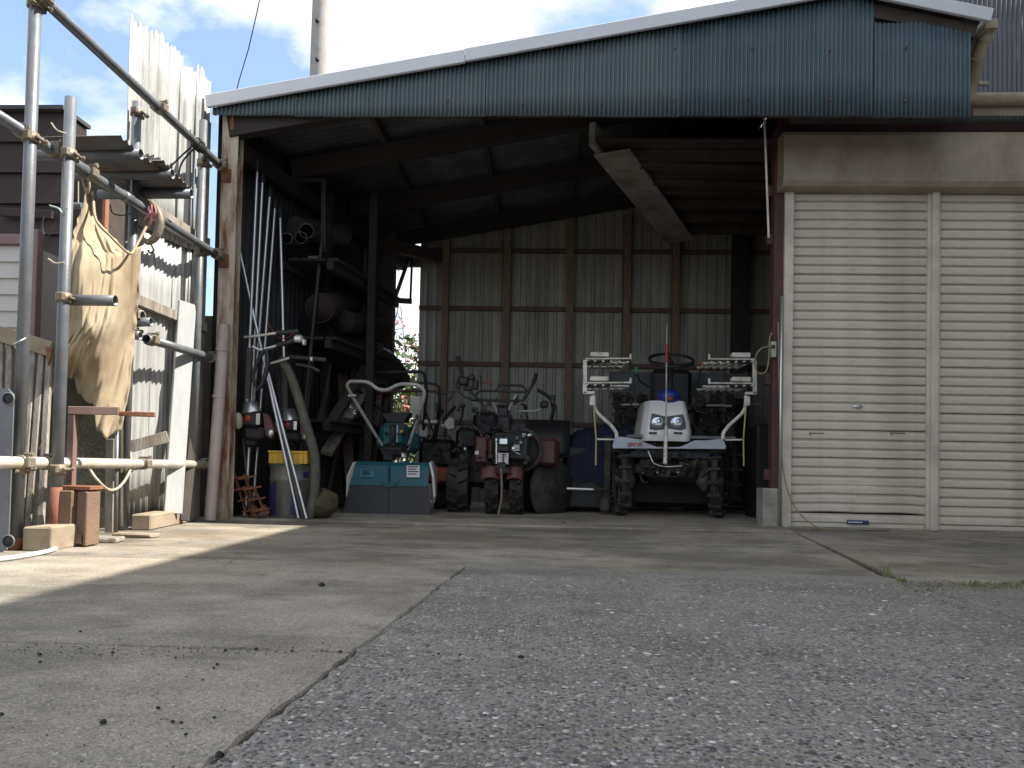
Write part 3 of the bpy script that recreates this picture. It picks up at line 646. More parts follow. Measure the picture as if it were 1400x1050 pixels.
# handle dangling on a string
dh = T('weight', P(103, 280, 4.0), 'short grey bar hanging on a string under the pipe beside the canvas', 'weight')
q = MB(); q.tube([P(95, 281, 4.0), P(112, 281, 4.0)], .016, 10); q.build('bar', m_galv, dh)
q = MB(); q.tube([P(107, 248, 4.0), P(107, 280, 4.0)], .004, 6); q.build('string', m_rope, dh)
# tin fence
FA, FB = V((-2.72, 4.72, 0)), V((-2.60, 5.66, 0))
fd = (FB-FA).normalized(); fn = V((fd.y, -fd.x, 0))
tf = T('tin_fence', FA.lerp(FB, .5), 'tall fence of bleached corrugated tin sheets with ragged tops', 'fence')
zf = lambda px, py: P(px, py, 4.72+(px-176)/102*.94).z
cuts = [(0, .14, zf(180, 26), zf(195, 46), .03, .0), (.12, .36, zf(195, 40), zf(222, 58), .0, .02), (.34, .60, zf(222, 62), zf(247, 80), .015, -.005), (.585, .76, zf(247, 94), zf(263, 104), .0, .02), (.74, .95, zf(268, 98), zf(279, 112), .03, .0)]
for i, (a, b, za, zb_, o1, o2) in enumerate(cuts):
    for lo, hi in (((1.98, None), (0.03, 2.02)) if i else ((1.2, None),)):
        q = MB()
        def bot(u): return FA+fd*(a+(b-a)*u)+fn*(o1*(1-u)+o2*u-(.012 if lo < 1 else 0))+V((0, 0, lo))
        def top(u): return FA+fd*(a+(b-a)*u)+fn*(o1*(1-u)+o2*u-(.012 if lo < 1 else 0))+V((0, 0, hi if hi else za+(zb_-za)*u+.012*sin(u*9+i)+.01*sin(u*31)))
        q.corr(bot, top, b-a, .05, .007, fn, 'sine', 8, 5, wob=.005); q.build('tin_sheet', m_tin, tf, solid=.0015)
for (z, o, w) in ((2.08, .035, .11), (1.46, .03, .07)):
    q = MB(); q.beam(FA+fd*.02+fn*o+V((0, 0, z+.03)), FA+fd*.94+fn*o+V((0, 0, z-.02)), .035, w); q.build('batten', m_greywood, tf)
q = MB(); q.box((-2.60, 5.62, 1.5), (.06, .06, 3.0), .004); q.build('corner_post', m_greywood, tf)
# roofing sheets resting on the stub pipes
def roofpiece(y0, y1, xl_, xr_, z0, z1, label):
    q = MB(); q.corr(lambda u: (xl_, y0+(y1-y0)*u, z0+(z1-z0)*u), lambda u: (xr_-.03*u, y0+(y1-y0)*u, z0+(z1-z0)*u+.01), y1-y0, .064, .009, (0, 0, 1), 'sine', 8, 2)
    return tag(q.build('roofing_sheet', mat('rusty_tin', (.16, .17, .18), .55, .3, var=.25, scale=6, stain=(.14, .08, .05), stain_amt=.4)), label, 'roofing sheet', 'loose corrugated roofing sheets').modifiers.new('thickness', 'SOLIDIFY')
for md in (roofpiece(4.08, 4.62, -2.80, -2.37, 2.215, 2.225, 'corrugated roofing sheet lying on the nearer cross pipes beside the short pole'),
           roofpiece(4.50, 4.98, -2.95, -2.34, 2.245, 2.225, 'rust edged corrugated roofing sheet on the farther cross pipes against the tin fence')): md.thickness = .0015
# hanging canvas
Lft = [(117, 262), (112, 285), (103, 310), (97, 335), (90, 380), (88, 430), (88, 470), (75, 500), (66, 530), (64, 562)]
Rgt = [(121, 262), (135, 300), (152, 322), (176, 346), (193, 336), (190, 400), (186, 440), (183, 475), (176, 540), (166, 590)]
Bot = [(62, 566), (70, 540), (84, 522), (94, 516), (102, 517), (107, 538), (118, 548), (128, 556), (132, 590), (146, 597), (166, 588)]
def pl(pts, t):
    t = max(0, min(.99999, t))*(len(pts)-1); i = int(t); f = t-i; return (pts[i][0]+(pts[i+1][0]-pts[i][0])*f, pts[i][1]+(pts[i+1][1]-pts[i][1])*f)
from mathutils import noise as mn
def cloth(u, v):
    l = pl(Lft, v); rr = pl(Rgt, v); x = l[0]+(rr[0]-l[0])*u; y = l[1]+(rr[1]-l[1])*u
    b = pl(Bot, u); l1 = Lft[-1]; r1 = Rgt[-1]; yb = l1[1]+(r1[1]-l1[1])*u; y += (b[1]-yb)*max(0, (v-.45)/.55)**1.3; x += (b[0]-(l1[0]+(r1[0]-l1[0])*u))*max(0, (v-.45)/.55)**2
    w = min(1, v*2.2)
    fold = .035*w*(sin(u*13+3*v)*(1-.75*v)+.5*sin(u*27-5*v+1)*(1-v)**1.5)+.075*w*sin((u*1.0-v*1.35)*5.0+1)+.04*w*sin((u*.7+v*1.2)*9.)*v+.006*sin(u*50+v*19)*w
    sag = .10*sin(pi*u)*sin(pi*min(1, v*1.05))
    fold += .030*w*mn.noise(V((u*4, v*4, 0)))+.016*w*mn.noise(V((u*11+v*4, v*7, 3)))+.008*w*mn.noise(V((u*22, v*20+u*9, 7)))
    if v > .93: y += 9*mn.noise(V((u*14, 1, 1)))*(v-.93)/.07
    if u < .04 or u > .96: x += 2.2*mn.noise(V((u*3, v*26, 5)))
    edge = .006*sin(v*90)*(1 if (u < .02 or u > .98) else 0)
    return P(x, y, 4.10+.38*u+.05*v+fold-sag+edge)
q = MB(); q.grid(cloth, 90, 100); cv = tag(q.build('canvas', m_cloth, solid=.003), 'torn tan canvas sheet hanging in folds from the second pipe', 'canvas')
q = MB(); q.tube(curve([P(113, 244, 4.08), P(116, 256, 4.09), P(119, 264, 4.10), P(122, 255, 4.09), P(121, 243, 4.08)], 5), .007, 6); q.build('tie', m_cloth, cv)
q = MB(); q.tube(curve([P(127, 263, 4.3), P(131, 300, 4.14), P(150, 322, 4.2), P(176, 346, 4.32), P(185, 338, 4.42), P(200, 310, 4.5)], 6), .008, 8); q.build('hem_cord', m_cloth, cv)
# brown shed far left
bs = T('wooden_shed', P(30, 690, 5.6), 'dark brown boarded shed behind the scaffold at the left edge', 'shed')
xr = P(82, 300, 5.6).x; ztop = P(40, 152, 5.6).z
nb_ = 13
for i in range(nb_):
    z0_ = ztop*i/nb_; z1_ = ztop*(i+1)/nb_; q = MB(); q.prism([(-5.2, 5.60, z0_+.004), (-5.2, 5.625, z1_), (-5.2, 5.66, z1_), (-5.2, 5.66, z0_+.004)], (5.2+xr, 0, 0)); q.build('board', m_brown, bs)
q = MB(); q.box(((xr-5.2)/2, 5.79, ztop/2), (5.2+xr-.02, .24, ztop-.02)); q.build('wall', m_brown, bs)
q = MB(); q.box(((xr-5.2)/2, 5.75, ztop+.02), (5.2+xr+.02, .36, .03)); q.build('roof', m_darksheet, bs)
q = MB(); q.beam(P(0, 290, 5.57), P(72, 294, 5.57), .03, .06); q.build('rail', m_brown, bs)
x2 = P(144, 300, 5.7).x; z2 = P(120, 222, 5.7).z
q = MB(); q.box(((xr+x2)/2+.01, 6.3, z2/2), (x2-xr-.02, 1.2, z2)); q.build('lean_to', m_darkwood, bs)
q = MB(); q.box((x2+.012, 5.68, z2/2), (.028, .05, z2), .003); q.build('corner_trim', mat('rusty_orange_trim', (.30, .13, .06), .7, var=.2), bs)
# cream lap-sided cupboard
cs = T('storage_cupboard', P(15, 640, 4.75), 'cream lap sided cupboard with mauve corner trim behind the slatted gate', 'cupboard')
xr = P(40, 400, 4.7).x; zt_ = P(20, 335, 4.7).z; zb_ = P(20, 470, 4.7).z
sp = (zt_-zb_)/6
for i in range(-3, 6):
    z = zb_+sp*i; q = MB(); q.prism([(-4.4, 4.70, z), (-4.4, 4.715, z+sp), (-4.4, 4.75, z+sp), (-4.4, 4.75, z)], (4.4+xr, 0, 0)); q.build('siding_board', m_siding, cs)
q = MB(); q.box((xr+.025, 4.72, (zt_+.1)/2), (.05, .06, zt_+.1), .004); q.build('corner_trim', m_mauve, cs)
q = MB(); q.box(((xr-4.4)/2, 4.715, zt_+.035), (4.4+xr, .06, .065), .004); q.build('cap', m_mauve, cs)
q = MB(); q.box(((xr-4.4)/2, 5.1, zt_/2), (4.4+xr, .66, zt_)); q.build('wall', m_siding, cs)
# leaning slatted gate
gt = T('slatted_gate', P(30, 730, 4.1), 'old slatted timber gate leaning behind the scaffold poles', 'gate')
q = MB(); q.beam(P(-20, 450, 4.20), P(72, 478, 4.20), .05, .085); q.build('top_rail', m_palewood, gt)
for i, (xt, xb) in enumerate(((2, -6), (14, 6), (27, 18), (36, 27), (46, 28), (58, 38), (68, 55))):
    q = MB(); q.beam(P(xt, 462+.3*xt, 4.22), P(xb, 735, 3.95), .034, .022, (0, -1, .1)); q.build('slat', m_greywood, gt)
q = MB(); q.prism([P(62, 474, 4.17), P(72, 476, 4.17), P(66, 500, 4.17)], (0, .01, 0)); q.build('bracket', m_rust, gt)
q = MB(); q.beam(P(-10, 600, 4.12), P(54, 611, 4.10), .02, .03); q.build('cross_bar', m_rust, gt)
q = MB(); q.prism([P(-30, 470, 4.5), P(95, 485, 4.5), P(165, 560, 4.62), P(165, 720, 4.62), P(-30, 730, 4.5)], (0, .03, 0)); tag(q.build('board', mat('dark_backing_board', (.085, .085, .06), .9, var=.35, scale=4, bump=.3, stain=(.045, .04, .03), stain_amt=.5)), 'dark greenish board added as the shade behind the canvas and the slatted gate', 'board')  # added backing, its dark colour stands for shade between the gate slats
# steel plate with holes, at the very left
pl_ = T('steel_plate', G(8, 757), 'blue grey steel plate with round holes standing at the far left edge', 'steel plate')
pw = P(15, 640, 3.52).x; zb0 = .0; zt0 = P(8, 531, 3.52).z
q = MB(); q.prism([V((-3.0, 3.52, 0)), V((pw-.03, 3.52, 0)), V((pw, 3.52, .03)), V((pw, 3.52, zt0-.03)), V((pw-.03, 3.52, zt0)), V((-3.0, 3.52, zt0))], (0, .008, 0)); q.build('plate', m_plate, pl_)
for py in (545, 740):
    c = P(11, py, 3.515); q = MB(); q.lathe([(.0, 0), (.026, 0), (.026, .004), (0, .004)], c, (0, 1, 0), 16); q.build('hole', m_dark, pl_)
    q = MB(); q.lathe([(.026, -.002), (.032, -.002), (.032, .004), (.026, .004)], c, (0, 1, 0), 16); q.build('hole_rim', m_plate, pl_)
# blocks, planks and boards on the ground
def brick(name, c, size, m, label, cat, rz=0, ch=.006, group=None):
    q = MB(); q.box((0, 0, size[2]/2), size, ch); 
    for i, v in enumerate(q.v): q.v[i] = v+V((random.uniform(-.004, .004), random.uniform(-.004, .004), random.uniform(-.002, .002) if v.z > .02 else 0))
    o = q.build(name, m); o.location = c; o.rotation_euler = (0, 0, rz); return tag(o, label, cat, group)
g0 = G(46, 754); brick('timber_block', g0+V((0, .16, .0)), (.135, .30, .115), m_palewood, 'short sawn timber block on the ground between the two front poles', 'timber block', .05)
cb = T('concrete_block', G(93, 748)+V((0, .06, 0)), 'brown concrete block standing on end beside the rust footed pole', 'concrete block')
h_ = .285
q = MB(); q.box((-.025, 0, h_/2), (.075, .12, h_), .006); q.box((.040, .02, h_/2), (.055, .09, h_), .006); q.box((.078, .005, h_/2), (.02, .115, h_-.01), .005); q.build('body', m_brick, cb, local=True)
q = MB(); q.prism([(.012, -.055, .02), (.066, -.055, .02), (.045, -.03, .07), (.02, -.03, .07)], (0, .04, 0)); q.build('foot', m_brick, cb, local=True)
q = MB(); q.box((0, .02, h_+.012), (.19, .13, .02), .003); q.build('cap_plate', m_rust, cb, local=True)
a = G(132, 742); brick('board', a+V((0, .04, 0)), (.20, .12, .028), m_greywood, 'short grey board lying flat at the foot of the brown concrete block', 'board', .1)
a = G(182, 735); brick('board', a+V((0, .03, 0)), (.235, .10, .024), m_palewood, 'short pale board lying flat in front of the pole under the canvas', 'board', -.05)
a, b = G(176, 727), G(238, 716)
q = MB(); q.beam(a+V((.02, .10, .05)), b+V((-.02, .12, .05)), .12, .10, ch=.008); tag(q.build('sleeper', m_palewood), 'pale timber sleeper lying along the foot of the tin fence', 'sleeper')
q = MB(); q.beam(P(256, 414, 5.35), P(236, 702, 5.12), .135, .022, (1, -.6, 0)); tag(q.build('plank', mat('silver_plank', (.36, .37, .37), .75, var=.12, scale=5, stretch=(4, 4, .5), bump=.2)), 'long silver grey plank leaning against the tin fence', 'plank')
q = MB(); q.beam(P(264, 600, 5.42), P(252, 712, 5.25), .07, .02, (1, -.6, 0)); tag(q.build('plank', m_darkwood), 'short dark plank leaning right of the silver plank', 'plank')
q = MB(); q.beam(P(172, 612, 4.75), P(230, 597, 4.85), .03, .075); tag(q.build('plank', m_greywood), 'weathered plank end sticking out between the pole and the tin fence', 'plank')
sf = T('steel_bracket', P(98, 660, 3.95), 'brown square tube bracket standing behind the lowest pipe', 'bracket')
q = MB(); q.beam(P(94, 561, 3.95), P(163, 562, 4.02), .035, .042); q.build('arm', m_browntube, sf)
q = MB(); q.beam(P(163, 565.5, 4.03), P(212, 567, 4.08), .028, .026); q.build('inner_arm', m_rust, sf)
q = MB(); q.beam(P(100, 567, 3.96), P(96, 690, 3.96), .036, .036, (0, 1, 0)); q.build('upright', m_browntube, sf)
q = MB(); q.beam(P(152, 600, 4.5), P(150, 728, 4.5), .05, .03, (0, 1, 0)); tag(q.build('stake', m_greywood), 'thin grey stake standing in the shade under the canvas', 'stake')
q = MB(); q.pipe(P(160, 580, 4.45), P(158, 728, 4.45), .012, .002, 10); tag(q.build('pipe', m_galv), 'thin metal pipe standing upright beside the pole under the canvas', 'pipe')
q = MB(); q.tube(curve([G(-30, 768, .012), G(20, 762, .012), G(60, 755, .012), G(76, 750, .012)], 5), .011, 8); tag(q.build('pipe', m_trim), 'thin white pipe lying on the ground at the left edge', 'pipe')
q = MB(); q.tube([P(306, 444, 5.60), P(300, 540, 5.59), P(294, 620, 5.57), P(287, 711, 5.56)], .042, 14); pp = tag(q.build('plastic_pipe', m_pvc), 'pinkish white plastic pipe leaning on the rusty shed post', 'pipe')
for (a, b) in ((476, 480), (540, 544), (680, 684)):
    x = lambda y: 306-(y-444)/267*19
    q = MB(); q.tube([P(x(a), a, 5.595-.03*(a-444)/267), P(x(b), b, 5.595-.03*(b-444)/267)], .0455, 14); q.build('socket', m_pvc, pp)
q = MB(); q.box((-2.60, 5.80, .78), (.24, .02, 1.56), .003); tag(q.build('board', m_darkwood), 'narrow dark board added to darken the gap between the tin fence and the rusty post', 'board')  # added so the lower part of the gap reads dark instead of sky
# pole and wire
up_ = T('utility_pole', P(438, 300, 24), 'pale concrete utility pole rising behind the shed roof', 'utility pole')
cx = P(438, 60, 24)
q = MB(); q.tube([(cx.x-.12, 24, 0), (cx.x, 24, cx.z-1), (cx.x+.02, 24, cx.z+6)], [.34, .305, .27], 20); q.build('pole', mat('pole_concrete', (.40, .385, .36), .85, var=.1, scale=3, bump=.1, stain=(.30, .28, .26), stain_amt=.4), up_)
for px, py in ((434, 82), (434, 29)):
    b = P(px, py, 23.7); q = MB(); q.lathe([(0, 0), (.06, 0), (.06, .12), (0, .12)], b+V((0, -.06, 0)), (0, 1, 0), 8); q.build('step_bolt', m_dark, up_)
q = MB(); q.tube([P(357, -12, 22), P(352, 14, 22.5), P(340, 66, 23.5), P(326, 113, 25), P(318, 150, 26)], .016, 6); tag(q.build('overhead_wire', m_dark), 'thin dark overhead wire running down behind the left end of the roof', 'wire')
# ------------------------------------------------------------------ inside the shed, left side
m_silver = mat('dull_silver_drum', (.24, .24, .23), .45, .6, var=.25, scale=5, stain=(.14, .13, .11), stain_amt=.42, sscale=4, stretch=(2, 2, .6))
m_yellow = mat('yellow_plastic', (.52, .33, .03), .5, var=.12, scale=6)
m_green = mat('green_band', (.05, .11, .05), .6, var=.3)
m_purple = mat('blue_wrap', (.035, .03, .13), .5, var=.3)
m_hose = mat('grey_green_hose', (.075, .073, .055), .75, var=.25, scale=12, bump=.2, stain=(.13, .12, .095), stain_amt=.38, sscale=9)
m_olive = mat('olive_sack', (.08, .068, .036), .95, var=.25, scale=9, bump=.4, bscale=80)
m_rackwood = mat('near_black_timber', (.022, .018, .016), .9, var=.35, scale=6, bump=.3)  # near-black timber, darker than the dark timber above
m_bark = mat('bark', (.03, .02, .016), .95, var=.4, scale=10, bump=.8, bscale=25, stretch=(3, 1, 3))
m_endgrain = mat('log_end', (.022, .016, .012), .9, var=.3, scale=14)
m_greypvc = mat('grey_pvc', (.065, .068, .068), .5, var=.12, scale=5)
m_redplastic = mat('red_plastic', (.32, .03, .025), .45, var=.1)
m_cream = mat('cream_plastic', (.55, .50, .36), .5, var=.08)
m_foam = mat('grey_foam', (.085, .08, .078), .9, var=.2)
# poles standing in the corner
def pole(top, bot, y0, y1, rad, m, label, group=None, head=None):
    a, b = P(*top, y1), P(*bot, y0); b.z = max(b.z, 0.014)
    t = T('pole', b, label, 'pole', group)
    q = MB(); q.tube([b, a], rad, 10); q.build('shaft', m, t)
    if head:
        d = (a-b).normalized(); q = MB(); q.tube([a-d*.02, a+d*.05, a+d*.07], [rad*1.7, rad*1.7, rad*1.0], 10); q.build('end_cap', m_dark, t)
    return t
pole((359, 247), (336, 700), 5.90, 6.05, .013, m_alu, 'slender silver pole with grey cap right behind the brush cutter shaft', None, 1)
pole((369, 266), (334, 705), 5.98, 6.15, .013, m_alu, 'slender silver pole standing between the two brush cutters', None, 1)
pole((376, 282), (345, 706), 6.05, 6.25, .012, m_alu, 'shorter silver pole with a taped upper end in the dark corner', None, 1)
pole((440, 330), (402, 700), 6.3, 6.5, .017, m_dark, 'dark pole with a worn bright patch leaning under the pipe bundle')
# long light pipes leaning out to the floor
for k, (a, b, y, m_, lab) in enumerate((((328, 345), (408, 714), 5.78, m_alu, 'leftmost thin pipe of the bundle leaning to the floor'), ((331, 372), (414, 714), 5.80, m_greypvc, 'dull grey thin pipe in the middle of the leaning bundle'), ((336, 392), (419, 714), 5.76, m_alu, 'bright thin pipe on the right side of the leaning bundle'))):
    a_, b_ = P(*a, 5.98), P(*b, y); b_.z = .02
    q = MB(); q.tube([a_, b_], .011, 10); tag(q.build('pipe', m_), lab, 'pipe', 'thin pipes leaning in the corner')
# brush cutters hanging engine down
def brush_cutter(px0, py0, Y, k, label, shaft_top):
    """engine near pixel (px0,py0)"""
    e = P(px0, py0, Y); t = T('brush_cutter', e, label, 'brush cutter')
    def A(dx, dz, dy=0): return e+V((dx*k, dy, dz*k))
    neck = P(*shaft_top[1]); top = P(*shaft_top[0])
    q = MB(); q.tube([neck, top], .013, 10); q.build('shaft', m_alu, t)
    d = (top-neck).normalized()
    q = MB(); q.tube([neck-d*.02, neck+d*.38], .024, 12); q.build('foam_sleeve', m_foam, t)
    q = MB(); q.tube([top-d*.04, top+d*.05], [.02, .022], 10); q.build('gear_head', m_dark, t)
    q = MB(); q.tube([neck-d*.02, neck-d*.06, A(-.02, .13), A(-.01, .07)], [.018, .03, .06, .072], 14); q.build('clutch_housing', m_alu, t)
    q = MB(); q.box(A(.02, .02), (.13*k, .16, .12*k), .02); q.build('engine_cover', m_black, t)
    q = MB(); q.box(A(.035, -.09), (.15*k, .15, .10*k), .02); q.box(A(.0, -.16, .02), (.10*k, .12, .07*k), .02); q.build('engine_block', m_dark, t)
    q = MB(); q.tube([A(-.13, .06), A(-.115, .03), A(-.11, -.03), A(-.12, -.05)], [.03, .042, .038, .02], 12); q.build('fuel_tank', m_cream, t)
    q = MB(); q.lathe([(0, -.004), (.024*k, -.004), (.024*k, 0), (.02*k, .004), (0, .006)], A(-.005, .025, -.083), (0, -1, 0), 14); q.build('primer_button', m_redplastic, t)
    q = MB(); q.box(A(.075, .02, -.082), (.03*k, .004, .085*k)); q.build('label_plate', m_alu, t)
    q = MB(); q.prism([A(.09, .07, -.02), A(.125, .06, -.02), A(.18, -.06, -.02), A(.16, -.13, -.02), A(.11, -.10, -.02), A(.10, -.02, -.02)], (0, .06, 0)); q.build('starter_case', mat('maroon_plastic', (.12, .045, .05), .5, var=.15), t)
    q = MB(); q.lathe([(0, 0), (.03, 0), (.03, .012), (0, .015)], A(.15, -.085, -.02), (0, -1, 0), 14); q.build('starter_cap', m_alu, t)
    return t
bc = brush_cutter(345, 577, 5.86, 1.0, 'brush cutter with red button and cream tank hanging beside the rusty post', ((352, 229, 6.0), (338, 542, 5.88)))
# its handlebars
for (pts, grip) in (([(340, 459), (352, 459), (380, 455)], [(380, 455), (408, 454)]), ([(345, 474), (358, 477), (378, 471)], [(378, 471), (405, 464)]), ([(366, 497), (385, 492), (396, 489)], [(396, 489), (447, 492)])):
    pass
def bar(pts, grip, y, par, lev=None):
    q = MB(); q.tube([P(*p, y) for p in pts], .012, 8); q.build('handlebar', m_alu, par)
    q = MB(); q.tube([P(*p, y) for p in grip], .019, 10); q.build('grip', m_black, par)
bar([(334, 461), (352, 459), (381, 455)], [(378, 455.5), (409, 453)], 5.82, bc)
bar([(345, 474), (357, 479), (380, 472)], [(378, 472.5), (408, 464)], 5.80, bc)
q = MB(); q.box(P(408, 463, 5.79), (.075, .05, .055), .015); q.box(P(416, 468, 5.79), (.03, .04, .05), .01); q.build('throttle_lever', m_alu, bc)
q = MB(); q.tube(curve([P(402, 455, 5.8), P(392, 462, 5.82), P(378, 460, 5.85), P(366, 440, 5.9)], 5), .003, 6); q.build('red_wire', m_redplastic, bc)
q = MB()
q.tube(curve([P(362, 478, 5.78), P(352, 495, 5.76), P(346, 515, 5.75), P(350, 528, 5.75)], 6), .016, 6); q.tube(curve([P(364, 478, 5.77), P(366, 500, 5.75), P(358, 525, 5.74), P(352, 532, 5.75)], 6), .02, 6); q.build('harness', m_black, bc)
bc2 = brush_cutter(398, 585, 6.02, .8, 'darker brush cutter hanging behind the leaning pipes above the yellow crate', ((383, 292, 6.3), (390, 560, 6.06)))
bar([(366, 498), (380, 494), (400, 488)], [(396, 488), (446, 492)], 5.95, bc2)
q = MB(); q.tube([P(425, 491, 5.94), P(428, 491, 5.94)], .021, 10); q.build('grip_ring', m_alu, bc2)
q = MB(); q.tube(curve([P(405, 498, 5.95), P(425, 502, 5.95), P(437, 508, 5.95)], 4), .014, 8); q.build('lever', m_black, bc2)
# drum with a crate on it
d0 = G(398, 709, .012); d0 = V((d0.x, 6.02, .012))
dx = P(398, 690, 6.02).x
dr = T('drum', V((dx, 6.02, .012)), 'dull silver steel drum with dark blue wrapping under the yellow crate', 'drum')
rr = .165; hh = P(398, 634, 5.9).z-.012
q = MB(); q.lathe([(0, 0), (rr-.004, 0), (rr, .006), (rr, hh*.68), (rr+.009, hh*.71), (rr, hh*.74), (rr, hh*.93), (rr+.008, hh*.95), (rr+.004, hh*.97), (0, hh*.97)], (0, 0, 0), (0, 0, 1), 40); q.build('body', m_silver, dr, local=True)
q = MB(); q.lathe([(rr+.005, hh*.955), (rr+.012, hh*.96), (rr+.012, hh*1.0), (0, hh*1.0)], (0, 0, 0), (0, 0, 1), 40); q.build('rim', m_green, dr, local=True)
def patch(a0, a1, z0, z1, skew):
    q = MB(); q.grid(lambda u, v: V(((rr+.003)*cos(a0+(a1-a0)*u), (rr+.003)*sin(a0+(a1-a0)*u), z0+(z1+skew*(u-.5)-z0)*v)), 12, 6); return q
patch(R(185), R(245), .02, .24, .10).build('blue_wrap', m_purple, dr, local=True)
patch(R(287), R(315), .02, .17, -.05).build('blue_wrap', m_purple, dr, local=True)
patch(R(318), R(340), .31, .36, 0).build('blue_wrap', m_purple, dr, local=True)
cz = hh+.012
cr_ = T('crate', V((dx+.012, 6.0, cz)), 'yellow plastic crate resting on the silver drum', 'crate')
q = MB(); w, dd, h = .30, .24, .10
q.box((0, 0, .006), (w, dd, .012)); q.box((0, -dd/2, h/2), (w, .008, h), .002); q.box((0, dd/2, h/2), (w, .008, h), .002); q.box((-w/2, 0, h/2), (.008, dd-.008, h), .002); q.box((w/2, 0, h/2), (.008, dd-.008, h), .002)
q.build('body', m_yellow, cr_, local=True)
for i in range(7): q = MB(); q.box((-w/2+.03+i*.04, -dd/2-.006, h/2-.01), (.008, .010, h-.02), .002); q.build('rib', m_yellow, cr_, local=True)
q = MB(); q.box((0, -dd/2-.008, h-.008), (w+.012, .014, .016), .003); q.build('lip', m_yellow, cr_, local=True)
# thick hose
q = MB(); hp = [(384, 492, 6.0), (396, 510, 5.97), (408, 545, 5.93), (420, 585, 5.90), (430, 622, 5.88), (431, 660, 5.87), (427, 690, 5.86), (422, 708, 5.86)]
q.tube(curve([P(*p) for p in hp], 6), .036, 14); tag(q.build('hose', m_hose), 'thick grey green hose curving down beside the yellow crate', 'hose')
# sack
sk = P(438, 690, 5.98)
q = MB(); q.grid(lambda u, v: V((sk.x+.12*sin(pi*v)**.7*cos(2*pi*u)*(1+.12*sin(5*u*6.28)), sk.y+.14*sin(pi*v)**.7*sin(2*pi*u), .012+.105*(1-cos(pi*v))*(1+.12*sin(2*pi*u+1))))+V((1, .6, .5))*(.06*sin(pi*v)*mn.noise(V((3*cos(2*pi*u), 3*sin(2*pi*u), 4*v)))), 24, 14); tag(q.build('sack', m_olive, sub=1), 'slumped olive sack on the floor right of the drum', 'sack')
# rusty tine frames
for k, (px, lab) in enumerate(((327, 'rusty tine frame leaning behind the post'), (340, 'orange rusty tine frame lying in front of the drum'))):
    o = P(px, 712, 5.85-.05*k); t = T('tine_frame', o, lab, 'tine frame', 'rusty tine frames in the corner')
    for s_ in (-.03, .05):
        q = MB(); q.beam(o+V((s_+.10, -.0, .02)), o+V((s_-.04, .05, .36-.1*k)), .016, .03, (0, 1, 0)); q.build('side_bar', m_rust, t)
    for i in range(4):
        f = .15+.25*i; q = MB(); q.beam(o+V((.10-.14*f-.05, -.02, .02+.33*f)), o+V((.10-.14*f+.09, -.02, .05+.33*f)), .014, .03, (0, 1, 0)); q.build('cross_bar', m_rust, t)
    q = MB(); q.prism([o+V((.12, -.03, .03)), o+V((.17, -.03, .07)), o+V((.13, -.03, .13)), o+V((.09, -.03, .09))], (0, .02, 0)); q.build('tine', m_rust, t)
q = MB(); q.tube([P(333, 600, 5.95), P(341, 700, 5.86)], .010, 8); tag(q.build('rod', m_greypvc), 'grey rod leaning behind the rusty tine frames', 'rod')
o = P(357, 706, 5.72); q = MB(); q.ball(o+V((0, 0, .008)), (.028, .03, .016), 10, 6); tag(q.build('plastic_scrap', m_greypvc), 'small grey plastic scrap on the floor before the drum', 'scrap')
# storage rack along the left wall
rk = T('storage_rack', (-1.95, 7.0, 0), 'dark timber storage rack along the left wall of the shed loaded with pipes and logs', 'rack')
def rx(y): return xe(y)+.12
for y in (7.05, 8.1):
    for off in (.0, .42):
        if off and y != 7.05: continue
        q = MB(); q.box((rx(y)+off, y, 1.5), (.07, .07, 2.9)); q.build('upright', m_rackwood, rk)
for z in (.75, 1.45, 2.12):
    for off in (0, .42):
        q = MB(); q.beam((rx(5.95)+off, 6.4, z), (rx(8.0)+off*.6, 7.9, z), .06, .07); q.build('bearer', m_rackwood, rk)
    for i in range(4):
        q = MB(); q.beam((rx(6.2)+.05+.115*i, 6.4, z+.048), (rx(8.0)+.04+.08*i, 7.95, z+.048), .10, .024); q.build('shelf_board', m_rackwood, rk)
q = MB(); q.beam(P(522, 492, 7.9), P(446, 620, 6.7), .10, .05, (0, -1, 0)); q.build('brace', m_greywood, rk)
q = MB(); q.beam(P(443, 247, 6.6), P(443, 345, 6.6), .045, .04, (0, 1, 0)); q.beam(P(403, 247, 6.6), P(447, 247, 6.6), .035, .04); q.build('steel_frame', m_dark, rk)
for k, (a, b, rad, lab) in enumerate((((392, 326), (452, 332), .048, 'lower left'), ((411, 325), (455, 318), .052, 'second'), ((419, 316), (458, 306), .062, 'upper'), ((405, 306), (470, 322), .11, 'thick'))):
    p_, q_ = P(*a, 6.35), P(*b, 7.6)
    q = MB()
    if k < 3: q.pipe(p_, q_+V((-.25, 0, 0)), rad, .006, 16)
    else: q.tube([p_+V((-.1, .3, .05)), P(468, 322, 7.4)], rad, 16)
    tag(q.build('plastic_pipe', m_greypvc), ['small grey plastic pipe end lowest on the left of the rack bundle', 'middle grey plastic pipe end in the rack bundle', 'grey plastic pipe with the widest dark mouth on the rack', 'thick closed grey plastic pipe lying along the top shelf'][k], 'pipe', 'plastic pipes on the rack')
q = MB(); q.beam(P(428, 352, 6.6), P(520, 395, 8.2), .10, .03); tag(q.build('board', m_greywood), 'pale board lying on the rack below the pipe bundle', 'board')
